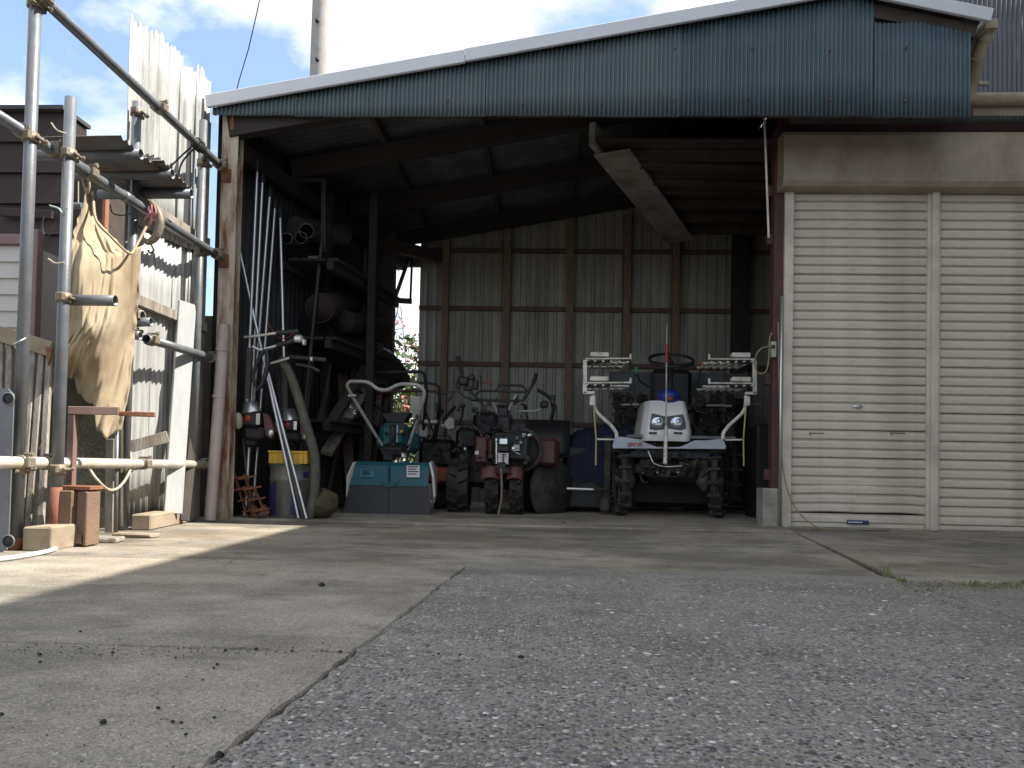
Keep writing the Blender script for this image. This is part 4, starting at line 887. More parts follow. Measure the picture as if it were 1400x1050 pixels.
for k, (a, b, rad, lab) in enumerate((((437, 420), (480, 412), .125, 'brown barked log with a pale hooked end on the middle shelf'), ((470, 440), (520, 450), .11, 'second log lying behind the brown barked log'), ((455, 462), (510, 470), .09, 'lower dark log on the rack near the opening'))):
    p_, q_ = P(*a, 6.5+.35*k), P(*b, 7.8+.2*k); d = (q_-p_)
    t = T('log', p_, lab, 'log', 'logs on the rack')
    q = MB(); q.tube([p_+d*i/8+V((random.gauss(0, .006), 0, random.gauss(0, .008))) for i in range(9)], [rad*random.uniform(.93, 1.05) for i in range(9)], 16); q.build('bark', m_bark, t)
    q = MB(); q.lathe([(0, .004), (rad*.93, .003), (rad*.93, -.01)], p_-d.normalized()*.006, -d, 16); q.build('cut_end', m_endgrain, t)
# dark tarpaulin roll sloping to the opening
q = MB(); ta, tb = P(425, 452, 6.9), P(556, 522, 8.35)
q.tube([ta.lerp(tb, i/10)+V((0, 0, .02*sin(i*2))) for i in range(11)], [.20, .22, .23, .225, .22, .22, .21, .19, .17, .13, .05], 18); tag(q.build('tarpaulin', m_black), 'black rolled tarpaulin sloping down towards the rear opening', 'tarpaulin')
q = MB(); q.prism([P(420, 300, 8.3), P(506, 335, 8.3), P(506, 458, 8.3), P(528, 470, 8.3), P(526, 700, 8.3), P(420, 700, 8.3)], (0, .05, 0)); tag(q.build('board', m_rackwood), 'black board added as the darkness behind the rack beside the rear opening', 'board')  # added black sheet standing in for the deep shade behind the rack
for k, (a, b, lab) in enumerate((((455, 585), (500, 560), 'short timber offcut sticking out above the dark floor'), ((438, 600), (520, 470), 'dark plank leaning across the front of the rack'))):
    q = MB(); q.beam(P(*a, 6.7), P(*b, 7.6), .09, .035, (0, -1, .2)); tag(q.build('plank', m_darkwood), lab, 'plank')
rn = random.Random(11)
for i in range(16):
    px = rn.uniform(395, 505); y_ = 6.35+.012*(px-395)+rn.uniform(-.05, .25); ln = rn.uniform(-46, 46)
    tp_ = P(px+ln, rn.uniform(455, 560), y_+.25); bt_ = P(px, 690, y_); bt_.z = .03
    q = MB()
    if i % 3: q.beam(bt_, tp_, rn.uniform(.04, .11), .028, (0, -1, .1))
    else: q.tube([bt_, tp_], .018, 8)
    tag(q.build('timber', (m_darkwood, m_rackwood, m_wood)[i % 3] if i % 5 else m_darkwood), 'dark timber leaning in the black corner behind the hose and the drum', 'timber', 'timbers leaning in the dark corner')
# frame beyond the opening
fr = T('bracket_frame', P(560, 400, 9.0), 'dark steel bracket frame with a diagonal seen against the sky in the rear opening', 'bracket')
q = MB(); q.beam(P(562, 345, 9.0), P(534, 425, 9.0), .04, .04, (0, 1, 0)); q.build('diagonal', m_dark, fr)
q = MB(); q.beam(P(564, 340, 9.02), P(561, 412, 9.02), .025, .03, (0, 1, 0)); q.build('hanger', m_dark, fr)
q = MB(); q.beam(P(530, 410, 9.0), P(563, 412, 9.0), .05, .06); q.beam(P(530, 416, 8.98), P(545, 418, 8.98), .05, .05); q.build('seat', m_dark, fr)
# outside, behind the opening
m_leaf = mat('hedge_leaf', (.075, .115, .03), .6, var=.5, scale=3); m_flower = mat('pink_blossom', (.55, .22, .20), .7, var=.3, scale=9); m_stem = mat('stem_bark', (.10, .075, .05), .9, var=.3)
def leaves(c, rad, n, size, flat=.6):
    q = MB(); c = V(c)
    for i in range(n):
        d = V((random.gauss(0, 1), random.gauss(0, 1), random.gauss(0, 1))).normalized()*random.random()**.45
        lump = 1+.25*sin(d.x*7+d.z*5)*cos(d.y*6)
        p = c+V((d.x*rad[0], d.y*rad[1], d.z*rad[2]))*lump
        a = V((random.gauss(0, 1), random.gauss(0, 1), random.gauss(0, flat))).normalized(); b = a.cross(V((random.gauss(0, 1), random.gauss(0, 1), random.gauss(0, 1)))).normalized(); s_ = size*random.uniform(.6, 1.3)
        q.add([p-a*s_, p+b*s_*.45, p+a*s_, p-b*s_*.45], [(0, 1, 2, 3)])
    return q
def shrub(px, Y, top_px, w, label, flowers, n=900):
    b = P(px, 650, Y); b.z = 0; zt_ = P(px, top_px, Y).z
    t = T('flowering_shrub', b, label, 'shrub', 'shrubs behind the shed')
    q = MB()
    for i in range(5): q.tube(curve([b, b+V((random.uniform(-.2, .2), random.uniform(-.2, .2), zt_*.4)), b+V((random.uniform(-w, w)*.6, random.uniform(-.4, .4), zt_*.85))], 4), [.03, .028, .026, .024, .02, .018, .015, .012, .008], 6)
    q.build('stem', m_stem, t)
    leaves(b+V((0, 0, zt_*.55)), (w, .6, zt_*.46), n, .075).build('foliage', m_leaf, t, kind='stuff')
    q = MB()
    for f in range(flowers):
        a = random.uniform(-1, 1); c = b+V((a*w*.9, random.uniform(-.55, -.1), zt_*random.choice((.42, .5, .9, .97, .36))+random.uniform(-.1, .1)))
        l_ = leaves(c, (.10, .10, .14), 26, .035); q.add(l_.v, l_.f)
    q.build('blossom', m_flower, t, kind='stuff')
shrub(540, 12.5, 452, .75, 'pink flowering shrub showing in the left of the rear opening', 16)
shrub(562, 14.0, 470, .7, 'taller leafy shrub with few pink flowers right behind in the opening', 12)
q = leaves((-2.6, 17, .9), (3.2, .8, 1.0), 2500, .09); o = q.build('hedge', m_leaf, kind='stuff')
# lattice mast far away
tw = T('lattice_mast', P(552, 600, 60), 'thin lattice mast far away between the flowering shrub and the bracket', 'mast')
m_mast = mat('mast_steel', (.25, .25, .26), .6, .3)
for (a, b) in (((545, 418), (532, 470)), ((548, 418), (553, 470))):
    q = MB(); q.tube([P(*a, 60), P(*b, 60), P(b[0]+(b[0]-a[0])*2, b[1]+150, 60)], .05, 6); q.build('leg', m_mast, tw)
for (a, b) in (((541, 432), (550, 436)), ((536, 452), (552, 448)), ((543, 426), (551, 446))):
    q = MB(); q.tube([P(*a, 60), P(*b, 60)], .03, 5); q.build('brace', m_mast, tw)
# ------------------------------------------------------------------ machines
m_teal = mat('teal_paint', (.007, .095, .13), .6, var=.15, scale=5, stain=(.05, .07, .07), stain_amt=.36, sscale=4)
m_flap = mat('grey_rubber_flap', (.05, .05, .058), .7, var=.15, scale=3, bump=.05)
m_greypaint = mat('light_grey_paint', (.42, .42, .41), .45, .1, var=.1, scale=6, stain=(.25, .24, .22), stain_amt=.35)
m_whitepart = mat('off_white_plastic', (.58, .57, .54), .45, var=.06, scale=5, stain=(.40, .38, .33), stain_amt=.33)
m_red = mat('worn_red_paint', (.085, .012, .013), .45, var=.2, scale=5, stain=(.06, .035, .03), stain_amt=.4, sscale=5)
m_orange = mat('orange_red_paint', (.26, .055, .03), .5, var=.2)
m_bonnet = mat('silver_bonnet', (.70, .70, .70), .32, .05, var=.04, scale=3, stain=(.56, .52, .46), stain_amt=.3, sscale=2)
m_skirt = mat('grey_blue_skirt', (.38, .42, .48), .42, .05, var=.07, scale=4, stain=(.2, .19, .18), stain_amt=.32)
m_bluecap = mat('blue_cap', (.012, .03, .20), .4, var=.1)
m_glass = mat('lamp_glass', (.55, .60, .68), .08, .8, var=.1, scale=30)
m_lampdark = mat('lamp_surround', (.03, .03, .035), .2, .3)
m_mud = mat('muddy_iron', (.035, .032, .028), .8, .1, var=.4, scale=11, bump=.4, stain=(.075, .068, .056), stain_amt=.38, sscale=7)
m_rack = mat('rack_white', (.76, .74, .67), .5, var=.08, scale=5, stain=(.36, .33, .27), stain_amt=.38, sscale=6)
m_yellowrod = mat('yellow_rod', (.45, .38, .17), .5, var=.15)
m_tarp = mat('blue_tarp', (.005, .010, .032), .85, var=.25, scale=5, bump=.1)
m_tray = mat('clear_grey_tray', (.12, .13, .13), .4, var=.2, scale=4)
m_redmark = mat('red_marking', (.33, .03, .03), .5); m_brownmark = mat('brown_marking', (.11, .05, .05), .6)
m_decal = mat('pale_decal', (.55, .55, .55), .5, var=.05)
def wheel(par, c, rad, w, rim_m, lugs=14, hub=.45, yaw=0, lug_h=.02):
    """agricultural tyre with chevron lugs, axle along local X"""
    c = V(c); ax = V((cos(yaw), sin(yaw), 0)); 
    q = MB(); h = w/2; q.lathe([(rad*hub, -h*.8), (rad*.8, -h), (rad*.93, -h*.9), (rad-lug_h, -h*.5), (rad-lug_h, h*.5), (rad*.93, h*.9), (rad*.8, h), (rad*hub, h*.8)], c, ax, 28)
    for i in range(lugs):
        for s_ in (-1, 1):
            t = 2*pi*(i+(.5 if s_ > 0 else 0))/lugs; rd = V((-sin(yaw)*cos(t), cos(yaw)*cos(t), sin(t))); tg = ax.cross(rd)
            a = c+ax*(s_*h*.08)+rd*(rad-lug_h*.6)+tg*rad*.10; b = c+ax*(s_*h*.95)+rd*(rad-lug_h*.9)-tg*rad*.06
            q.beam(a, b, rad*.075, lug_h*1.7, rd, .003)
    t_ = q.build('wheel', m_rubber, par, local=True)
    q = MB(); q.lathe([(0, -h*.35), (rad*hub*.5, -h*.4), (rad*hub*.9, -h*.3), (rad*hub*1.02, -h*.85), (rad*hub*1.02, h*.85), (rad*hub*.9, h*.3), (0, h*.35)], c, ax, 24); q.build('rim', rim_m, t_, local=True)
    return t_
def at(t): return lambda px, py, dy=0.: P(px, py, t.location.y+dy)-V(t.location)
def blobs(par, name, m, items):
    """several small castings bolted together into one engine part"""
    q = MB()
    for (c, s, ch) in items: q.box(c, s, ch)
    return q.build(name, m, par, local=True)
# ---- teal rotary tiller
YT = 6.62
tl = T('rotary_tiller', (P(530, 705, YT).x, YT, .012), 'teal walking tiller with white wavy handlebar and grey rubber flap', 'tiller'); A = at(tl)
for s_, (x0, x1, x2, x3) in enumerate(((468, 476, 531, 531), (531, 531, 583, 590))):
    q = MB(); q.prism([A(x0+(0 if s_ else 0), 704), A(x1, 672) if s_ == 0 else A(531, 663), A(478, 663) if s_ == 0 else A(581, 664), A(531, 663) if s_ == 0 else A(588, 676), A(531, 705) if s_ == 0 else A(588, 706), ] if s_ == 0 else [A(531.6, 663), A(581, 664), A(587, 674), A(588, 706), A(531.6, 705)], (0, .012, 0)); q.build('rubber_flap', m_flap, tl, local=True)
hw = .33
q = MB()
def hood(u, v):
    a = R(20)+v*R(120); p = A(479+105*u, 662); c = A(531, 668); return V((p.x, .16-.20*cos(a-.6)*1.0, c.z-.03+.19*sin(a)))
prof = [A(479, 663, -.004), A(480, 650, .03), A(483, 636, .07), A(484, 631, .12), A(484, 631, .45)]
prof2 = [A(585, 664, -.004), A(585, 651, .03), A(583, 637, .07), A(583, 632, .12), A(583, 632, .45)]
q.grid(lambda u, v: V(pl([(p.y, p.z) for p in prof], v)[0:0]) if 0 else V((prof[0].x+(prof2[0].x-prof[0].x)*u, pl([(p.y, p.z) for p in prof], v)[0], pl([(p.y, p.z) for p in prof], v)[1])), 12, 16, False)
q.build('hood', m_teal, tl, local=True, solid=.006)
for (px, sg) in ((482, -1), (586, 1)):
    a = A(px, 632, .03); q = MB(); q.prism([a+V((0, 0, 0)), a+V((0, .12, .01)), a+V((0, .4, -.05)), a+V((0, .42, -.3)), a+V((.03*sg, .05, -.36)), a+V((.05*sg, -.02, -.3)), a+V((.04*sg, -.05, -.12))], (.022, 0, 0)); q.build('side_plate', m_whitepart, tl, local=True, bevel=.006)
q = MB(); q.prism([A(520, 658, -.012), A(545, 658, -.012), A(538, 666, -.012), A(526, 666, -.012)], (0, .02, 0)); q.build('hinge_plate', m_teal, tl, local=True)
q = MB(); q.beam(A(532, 636, .04), A(532, 660, -.005), .014, .02, (0, -1, 0)); q.build('lift_bar', m_dark, tl, local=True)
for (x0, y0, x1, y1, m_) in ((493, 642, 510, 653, mat('faded_decal', (.04, .17, .22), .5)), (556, 637, 574, 653, m_decal)):
    q = MB(); q.prism([A(x0, y0, .055-.000), A(x1, y0, .055), A(x1, y1, .014), A(x0, y1, .014)], (0, -.006, .004)); dcl = q.build('decal', m_, tl, local=True)
    q = MB(); n_ = 4
    for i in range(n_):
        yy = y0+2+(y1-y0-3)*i/n_; f = (yy-y0)/(y1-y0); a, b = A(x0+2, yy, .055-.041*f), A(x1-2-3*(i % 2), yy, .055-.041*f); q.beam(a+V((0, -.009, .005)), b+V((0, -.009, .005)), .004, .008, (0, -1, 1), 0)
    q.build('print', m_dark if m_ is m_decal else m_teal, dcl, local=True)
hb = [A(524, 612, .30), A(481, 541, .05), A(474, 527, .0), A(478, 521.5, 0), A(504, 522, 0), A(517, 533, 0), A(530, 533.5, 0), A(545, 525, 0), A(572, 526, 0), A(581, 535, .02), A(578, 550, .06), A(558, 612, .30)]
q = MB(); q.tube(rounded(hb[1:-1], .06, 6), .0165, 12); q.build('handlebar', m_greypaint, tl, local=True)
q = MB(); q.tube([hb[0], hb[1]], .0155, 12); q.build('handle_tube', m_greypaint, tl, local=True)
q = MB(); q.tube([hb[-1], hb[-2]], .0155, 12); q.build('handle_tube', m_greypaint, tl, local=True)
q = MB(); q.tube([hb[0]+V((.03, 0, -.06)), hb[0]], .020, 10); q.box(hb[0]+V((.04, .0, -.02)), (.05, .05, .05), .006); q.build('handle_clamp', m_alu, tl, local=True)
q = MB(); q.tube([A(476, 541, .04), A(487, 541, .04)], .014, 8); q.build('collar', m_greypaint, tl, local=True)
for p in ((481, 553), (486, 561)):
    c = A(*p, .1); q = MB(); q.tube(curve([c, c+V((-.012, -.01, -.01)), c+V((-.008, -.015, -.03)), c+V((.01, -.01, -.03))], 4), .005, 6); q.build('cable_hook', m_alu, tl, local=True)
# control column and engine
q = MB(); q.prism([A(560, 542, .05), A(576, 542, .05), A(574, 570, .12), A(566, 575, .12), A(562, 560, .08)], (0, .09, 0)); q.build('control_panel', m_greypaint, tl, local=True, bevel=.008)
q = MB(); q.ball(A(565, 561, .05), .010, 8, 6); q.build('knob', m_alu, tl, local=True)
q = MB(); q.box(A(570, 570, .06), (.02, .02, .045), .004); q.build('switch', m_dark, tl, local=True)
q = MB(); q.tube([A(571, 572, .15), A(560, 604, .25), A(556, 628, .3)], .014, 8); q.build('control_rod', m_greypaint, tl, local=True)
q = MB(); q.box(A(541, 597, .42), (.26, .30, .24), .05); q.box(A(556, 605, .48), (.24, .25, .20), .05); q.build('engine_cover', m_teal, tl, local=True)
q = MB(); q.box(A(537, 596, .265), (.05, .03, .20), .01); q.build('belt_guard', m_black, tl, local=True)
q = MB(); q.box(A(543, 593, .262), (.012, .012, .16), .004); q.build('trim_strip', m_decal, tl, local=True)
q = MB(); q.box(A(550, 586, .262), (.042, .006, .07), .002); es = q.build('sticker', m_black, tl, local=True)
q = MB(); q.box(A(549, 590, .256), (.03, .004, .02)); q.build('print', m_yellow, es, local=True)
q = MB(); q.prism([A(522, 565, .4), A(560, 564, .4), A(552, 577, .4), A(530, 577, .4)], (0, .2, 0)); q.build('fuel_hopper', m_dark, tl, local=True)
q = MB(); q.box(A(540, 617, .40), (.22, .30, .10), .02); q.box(A(532, 624, .3), (.10, .1, .08), .01); q.build('gearbox', m_dark, tl, local=True)
q = MB(); q.box(A(553, 622, .26), (.06, .05, .05), .01); q.build('bracket', m_alu, tl, local=True)
wheel(tl, (-.16, .62, .22), .22, .12, m_dark); wheel(tl, (.16, .62, .22), .22, .12, m_dark)
# ---- second tiller with dark handles behind the teal one
YK = 7.35
tk = T('rotary_tiller', (P(570, 690, YK).x, YK, .012), 'dark handled tiller with orange red hood standing behind the teal tiller', 'tiller'); A = at(tk)
q = MB(); q.tube(rounded([A(575, 600, .3), A(482, 528, 0), A(484, 510, 0), A(580, 508, 0), A(583, 535, .05), A(578, 600, .3)], .05, 6), .016, 10); q.build('handlebar', m_dark, tk, local=True)
q = MB(); q.tube(rounded([A(592, 605, .4), A(600, 560, .1), A(601, 527, .05), A(584, 523, .05), A(560, 524, .05)], .05, 6), .013, 10); q.build('loop_handle', m_dark, tk, local=True)
q = MB(); q.tube(rounded([A(515, 537, .1), A(560, 534, .1), A(600, 535, .1), A(602, 560, .15), A(594, 615, .4)], .05, 6), .014, 10); q.build('guard_bar', m_red, tk, local=True)
q = MB(); q.box(A(598, 558, .15), (.03, .04, .10), .008); q.build('clutch_lever', m_black, tk, local=True)
q = MB(); q.box(A(591, 577, .2), (.15, .12, .04), .008); q.build('tray', m_greypaint, tk, local=True)
q = MB(); q.box(A(580, 590, .3), (.12, .12, .14), .02); q.build('air_cleaner', m_greypaint, tk, local=True); q = MB(); q.box(A(610, 580, .2), (.10, .10, .09), .02); q.build('fuel_tank', m_greypaint, tk, local=True)
q = MB(); q.tube([A(581, 560, .1), A(596, 600, .2)], .010, 8); q.tube([A(606, 560, .1), A(590, 600, .2)], .010, 8); q.build('control_rod', m_black, tk, local=True)
q = MB(); q.box(A(600, 620, .4), (.36, .36, .28), .04); q.build('engine', m_dark, tk, local=True)
q = MB(); q.box(A(602, 650, .15), (.24, .3, .16), .03); q.build('hood', m_orange, tk, local=True)
wheel(tk, A(604, 685, .3)+V((0, 0, .02)), .20, .12, m_dark)
# ---- red power tiller facing the yard
YR = 6.72
tr = T('power_tiller', (P(688, 706, YR).x, YR, .012), 'red power tiller with twin lugged tyres, white number plate and upright handles', 'power tiller'); A = at(tr)
wheel(tr, (A(671, 690).x, .27, .245), .255, .125, m_dark, 12, lug_h=.03); wheel(tr, (A(705, 690).x, .27, .245), .255, .125, m_dark, 12, lug_h=.03)
q = MB()
for sg, (x0, x1) in ((-1, (655, 686)), (1, (690, 716))):
    a, b = A(x0, 650), A(x1, 650)
    q.grid(lambda u, v: V((a.x+(b.x-a.x)*u, .27-.285*cos(v*.42+.22)*(1-.15*abs(u-.5)), .27+.275*sin(v*.42+.22)-.03*(2*u-1)**2)), 6, 12, True)
    q.build('mudguard', m_red, tr, local=True, solid=.005); q = MB()
q = MB(); q.box(A(687, 640, .12), (.075, .30, .10), .008); q.box(A(687, 660, .35), (.06, .5, .07), .006); q.build('frame', m_dark, tr, local=True)
q = MB(); q.box(A(688.5, 603.5, .02), (.088, .05, .068), .012); q.build('headlamp', m_glass, tr, local=True)
q = MB(); q.box(A(688.5, 613.5, .03), (.10, .07, .045), .006); q.build('lamp_bracket', m_dark, tr, local=True)
q = MB(); q.box(A(688, 627, .0), (.092, .012, .098), .003); npl = q.build('number_plate', m_decal, tr, local=True)
q = MB()
for (x, z, w_, h_) in ((0, .038, .05, .006), (0, .0, .012, .085), (-.012, .012, .03, .005), (.014, .018, .02, .005), (-.010, -.01, .022, .005), (.012, -.008, .02, .005), (0, -.035, .03, .012), (.02, .035, .01, .018)): q.box(A(688, 627, -.008)+V((x, 0, z)), (w_, .003, h_))
q.build('print', m_brownmark, npl, local=True)
q = MB(); q.box(A(687, 643, -.005), (.10, .04, .05), .004); q.box(A(682, 643, -.03), (.018, .02, .06), .003); q.box(A(695, 643, -.03), (.018, .02, .06), .003); q.build('hitch', m_dark, tr, local=True)
q = MB(); q.tube(curve([A(685, 640, -.03), A(686, 665, -.04), A(685, 685, -.05), A(681, 705, -.06)], 5), .011, 8); q.build('prop_stand', m_wood, tr, local=True)
q = MB(); q.box(A(659, 615, .25), (.11, .22, .24), .015); q.build('side_tank', m_red, tr, local=True)
q = MB(); q.box(A(652, 619, .13), (.035, .01, .035), .002); q.build('tank_badge', m_decal, tr, local=True)
q = MB(); q.box(A(671, 610, .16), (.05, .04, .15), .02); q.build('exhaust_guard', m_red, tr, local=True)
q = MB(); q.box(A(674, 616, .134), (.012, .01, .12), .004); q.build('trim_strip', m_greypaint, tr, local=True)
q = MB(); q.tube([A(679, 600, .1), A(679, 634, .1)], .016, 10); q.ball(A(679, 602, .1), .022, 8, 6); q.box(A(680, 640, .1), (.06, .06, .04), .006); q.build('lever_mount', m_alu, tr, local=True)
blobs(tr, 'engine', m_dark, [(A(700, 610, .3), (.34, .4, .28), .03), (A(705, 590, .35), (.26, .3, .2), .04), (A(690, 585, .25), (.12, .2, .22), .02)])
q = MB(); q.lathe([(.17, -.02), (.20, -.02), (.20, .02), (.17, .02)], A(712, 615, .16), (0, 1, 0), 24); q.lathe([(0, 0), (.16, 0), (.16, .02), (0, .02)], A(712, 615, .18), (0, 1, 0), 24); q.build('flywheel', m_mud, tr, local=True)
q = MB(); q.box(A(735, 618, .4), (.36, .35, .25), .03); q.build('belt_cover', m_red, tr, local=True)
q = MB(); q.box(A(688, 573, .3), (.09, .12, .22), .012); q.box(A(687, 560, .3), (.13, .10, .08), .02); q.build('column', m_dark, tr, local=True)
q = MB(); q.box(A(671, 588, .4), (.18, .2, .12), .03); q.build('fuel_tank', mat('dark_blue_tank', (.02, .025, .05), .5), tr, local=True)
hbm = m_alu
q = MB(); q.tube(rounded([A(640, 543, .2), A(645, 547, .2), A(716, 548, .2), A(722, 536, .2), A(656, 534, .2), A(650, 540, .2)], .03, 5), .011, 10); q.tube([A(680, 526, .25), A(716, 528, .25)], .009, 8); q.tube(rounded([A(676, 536, .2), A(684, 526, .22), A(714, 527, .22), A(724, 538, .2)], .02, 5), .010, 8); q.build('handle_frame', m_dark, tr, local=True)
q = MB(); q.tube([A(672, 548, .22), A(685, 572, .3)], .014, 8); q.tube([A(706, 540, .22), A(690, 570, .3)], .014, 8); q.build('handle_stay', m_greypaint, tr, local=True)
for (pts, g0_, g1_) in (([(660, 552), (640, 532), (632, 512)], (632, 512), (626, 487)), ([(716, 545), (726, 530), (731, 520)], (729, 524), (733, 511))):
    q = MB(); q.tube([A(*p, .18) for p in pts], .014, 10); q.build('handle_tube', m_dark, tr, local=True)
    q = MB(); q.tube([A(*g0_, .18), A(*g1_, .14)], .019, 12); q.build('grip', m_black, tr, local=True)
blobs(tr, 'control_cluster', m_dark, [(A(634, 521, .17), (.09, .08, .08), .015), (A(645, 516, .18), (.06, .06, .05), .01), (A(650, 526, .18), (.05, .05, .09), .01), (A(640, 531, .18), (.08, .05, .04), .01), (A(628, 525, .16), (.03, .03, .09), .008)])
q = MB(); q.tube(rounded([A(655, 514, .17), A(658, 514, .17), A(658, 536, .18)], .01, 3), .008, 8); q.tube(curve([A(630, 510, .17), A(624, 530, .15), A(640, 545, .17), A(665, 546, .2)], 5), .008, 8); q.build('cable', m_black, tr, local=True)
q = MB(); q.tube([A(655, 523, .2), A(672, 523, .2)], .008, 8); q.build('red_lever', m_orange, tr, local=True)
q = MB(); q.ball(A(632, 555, .25), (.03, .025, .02), 10, 6); q.tube([A(633, 556, .25), A(632, 570, .3), A(625, 580, .3)], .012, 8); q.build('gear_lever', m_black, tr, local=True)
q = MB(); q.tube(rounded([A(622, 556, .2), A(606, 575, .3)], .01), .016, 8); q.tube([A(612, 548, .16), A(622, 536, .16), A(604, 538, .14)], .014, 8); q.build('side_handle', m_black, tr, local=True)
# ---- second red tiller behind
YQ = 7.5
tq = T('power_tiller', (P(735, 695, YQ).x, YQ, .012), 'older dark red tiller with large round guard parked behind the twin tyred one', 'power tiller'); A = at(tq)
q = MB(); q.box(A(738, 618, .0), (.38, .4, .26), .04); q.build('hood', m_red, tq, local=True)
q = MB(); q.grid(lambda u, v: V((-.55+.85*u, .2-.36*cos(pi*v)*.8, .52+.38*sin(pi*v))), 8, 16); q.build('mudguard', m_black, tq, local=True, solid=.006)
q = MB(); q.lathe([(0, 0), (.10, .01), (.27, 0), (.29, -.02), (.29, .02), (0, .03)], A(753, 668, -.3), (.75, -.66, 0), 30); q.build('disc_wheel', m_mud, tq, local=True)
wheel(tq, A(770, 672, .1)+V((0, 0, 0)), .30, .10, m_mud, 12, yaw=-.5)
wheel(tq, (A(633, 680).x, -.35, .24), .25, .20, m_dark, 12, lug_h=.03); wheel(tq, (A(722, 680).x, -.0, .24), .25, .14, m_dark, 12)
q = MB(); q.box((-.2, .1, .32), (.8, .5, .22), .05); q.build('gearbox', m_dark, tq, local=True)
q = MB(); q.tube(rounded([A(747, 600, .1), A(757, 560, .0), A(754, 545, 0), A(744, 538, 0), A(735, 533, 0)], .03, 5), .018, 10); q.build('handlebar', m_dark, tq, local=True)
q = MB(); q.tube(curve([A(738, 545, -.02), A(740, 557, 0), A(730, 562, 0), A(708, 562, .0)], 6), .011, 8); q.build('side_bar', m_greypaint, tq, local=True)
q = MB(); q.box(A(744, 553, -.02), (.08, .07, .07), .015); q.build('switch_box', m_black, tq, local=True)
q = MB(); q.box(A(756, 547, -.03), (.05, .05, .09), .01); q.build('clutch_lever', m_black, tq, local=True)
q = MB(); q.ball(A(718, 556, .0), .022, 8, 6); q.tube([A(718, 557, 0), A(727, 595, .1)], .009, 8); q.build('gear_lever', m_black, tq, local=True)
q = MB(); q.tube(curve([A(760, 552, 0), A(761, 575, .05), A(752, 598, .1)], 5), .006, 6); q.build('cable', m_black, tq, local=True)
blobs(tq, 'engine', m_dark, [(A(650, 640, -.1), (.36, .4, .36), .05), (A(640, 600, .1), (.22, .3, .22), .04), (A(665, 575, .2), (.25, .3, .16), .04)])
q = MB(); q.ball(A(636, 614, -.35), .022, 10, 6); q.build('headlamp', m_glass, tq, local=True)
q = MB(); q.prism([A(606, 580, -.2), A(614, 570, -.2), A(621, 572, -.2), A(622, 586, -.2), A(612, 588, -.2)], (0, .1, 0)); q.build('seat_cover', m_greypaint, tq, local=True, bevel=.012)
def fittings(par, A_, box, n, seed, m=None):
    """hoses, fins, bolts and brackets crowding an engine; too small to pick apart"""
    rn = random.Random(seed); q = MB(); (x0, y0, x1, y1, d0, d1) = box
    for i in range(n):
        p = A_(rn.uniform(x0, x1), rn.uniform(y0, y1), rn.uniform(d0, d1)); k = rn.random()
        if k < .3: q.box(p, (rn.uniform(.015, .05), rn.uniform(.02, .06), rn.uniform(.015, .05)), .004, M.Rotation(rn.uniform(-.5, .5), 3, 'Y'))
        elif k < .5:
            for j in range(5): q.box(p+V((0, 0, .011*j)), (rn.uniform(.05, .06), .05, .004))
        elif k < .8:
            p2 = p+V((rn.uniform(-.14, .14), rn.uniform(-.03, .03), rn.uniform(-.14, .14))); q.tube(curve([p, (p+p2)/2+V((rn.uniform(-.05, .05), -.03, rn.uniform(-.05, .03))), p2], 4), rn.uniform(.004, .010), 6)
        else: q.lathe([(0, 0), (.016, 0), (.018, .012), (0, .02)], p, (0, -1, 0), 8)
    return q.build('fittings', m or m_mud, par, local=True, kind='stuff')
fittings(tr, at(tr), (655, 585, 722, 638, .05, .2), 34, 1); fittings(tr, at(tr), (655, 545, 716, 590, .15, .28), 16, 2, m_dark); fittings(tr, at(tr), (700, 590, 726, 632, .06, .14), 12, 9, m_alu)
fittings(tq, at(tq), (620, 560, 668, 650, -.36, -.28), 34, 3); fittings(tk, at(tk), (580, 575, 616, 645, .12, .22), 30, 4); fittings(tl, at(tl), (525, 575, 566, 626, .2, .27), 22, 5, m_dark)
# ---- heap under a blue tarpaulin
bt = T('covered_machine', (P(805, 690, 7.7).x, 7.7, .012), 'low machine under a dark blue tarpaulin between the red tillers and the white planter', 'covered machine'); A = at(bt)
def tp(u, v):
    x = -.27+.72*u; y = -.3+1.0*v
    top = .70+.14*sin(min(1, u*1.7)*pi*.5)
    ed = min(1, min(u, 1-u)*9)*min(1, min(v*7, (1-v)*7)); return V((x+.012*sin(v*20), y, .30+(top-.30)*ed**.5+.018*sin(u*21+v*13)+.012*sin(u*9-v*25)))
q = MB(); q.grid(tp, 40, 40); q.build('tarpaulin', m_tarp, bt, local=True)
q = MB(); q.box((.09, .2, .34), (.66, .9, .6), .02); q.build('body', m_dark, bt, local=True)
q = MB(); q.tube([A(775, 668, -.35), A(828, 670, -.35)], .016, 8); q.build('axle', m_alu, bt, local=True)
# ---- rice transplanter
YP = 6.9
rp_ = T('rice_transplanter', (P(912, 712, YP).x, YP, .012), 'ride on rice transplanter with silver bonnet, twin headlamps and white seedling racks', 'rice transplanter'); A = at(rp_)
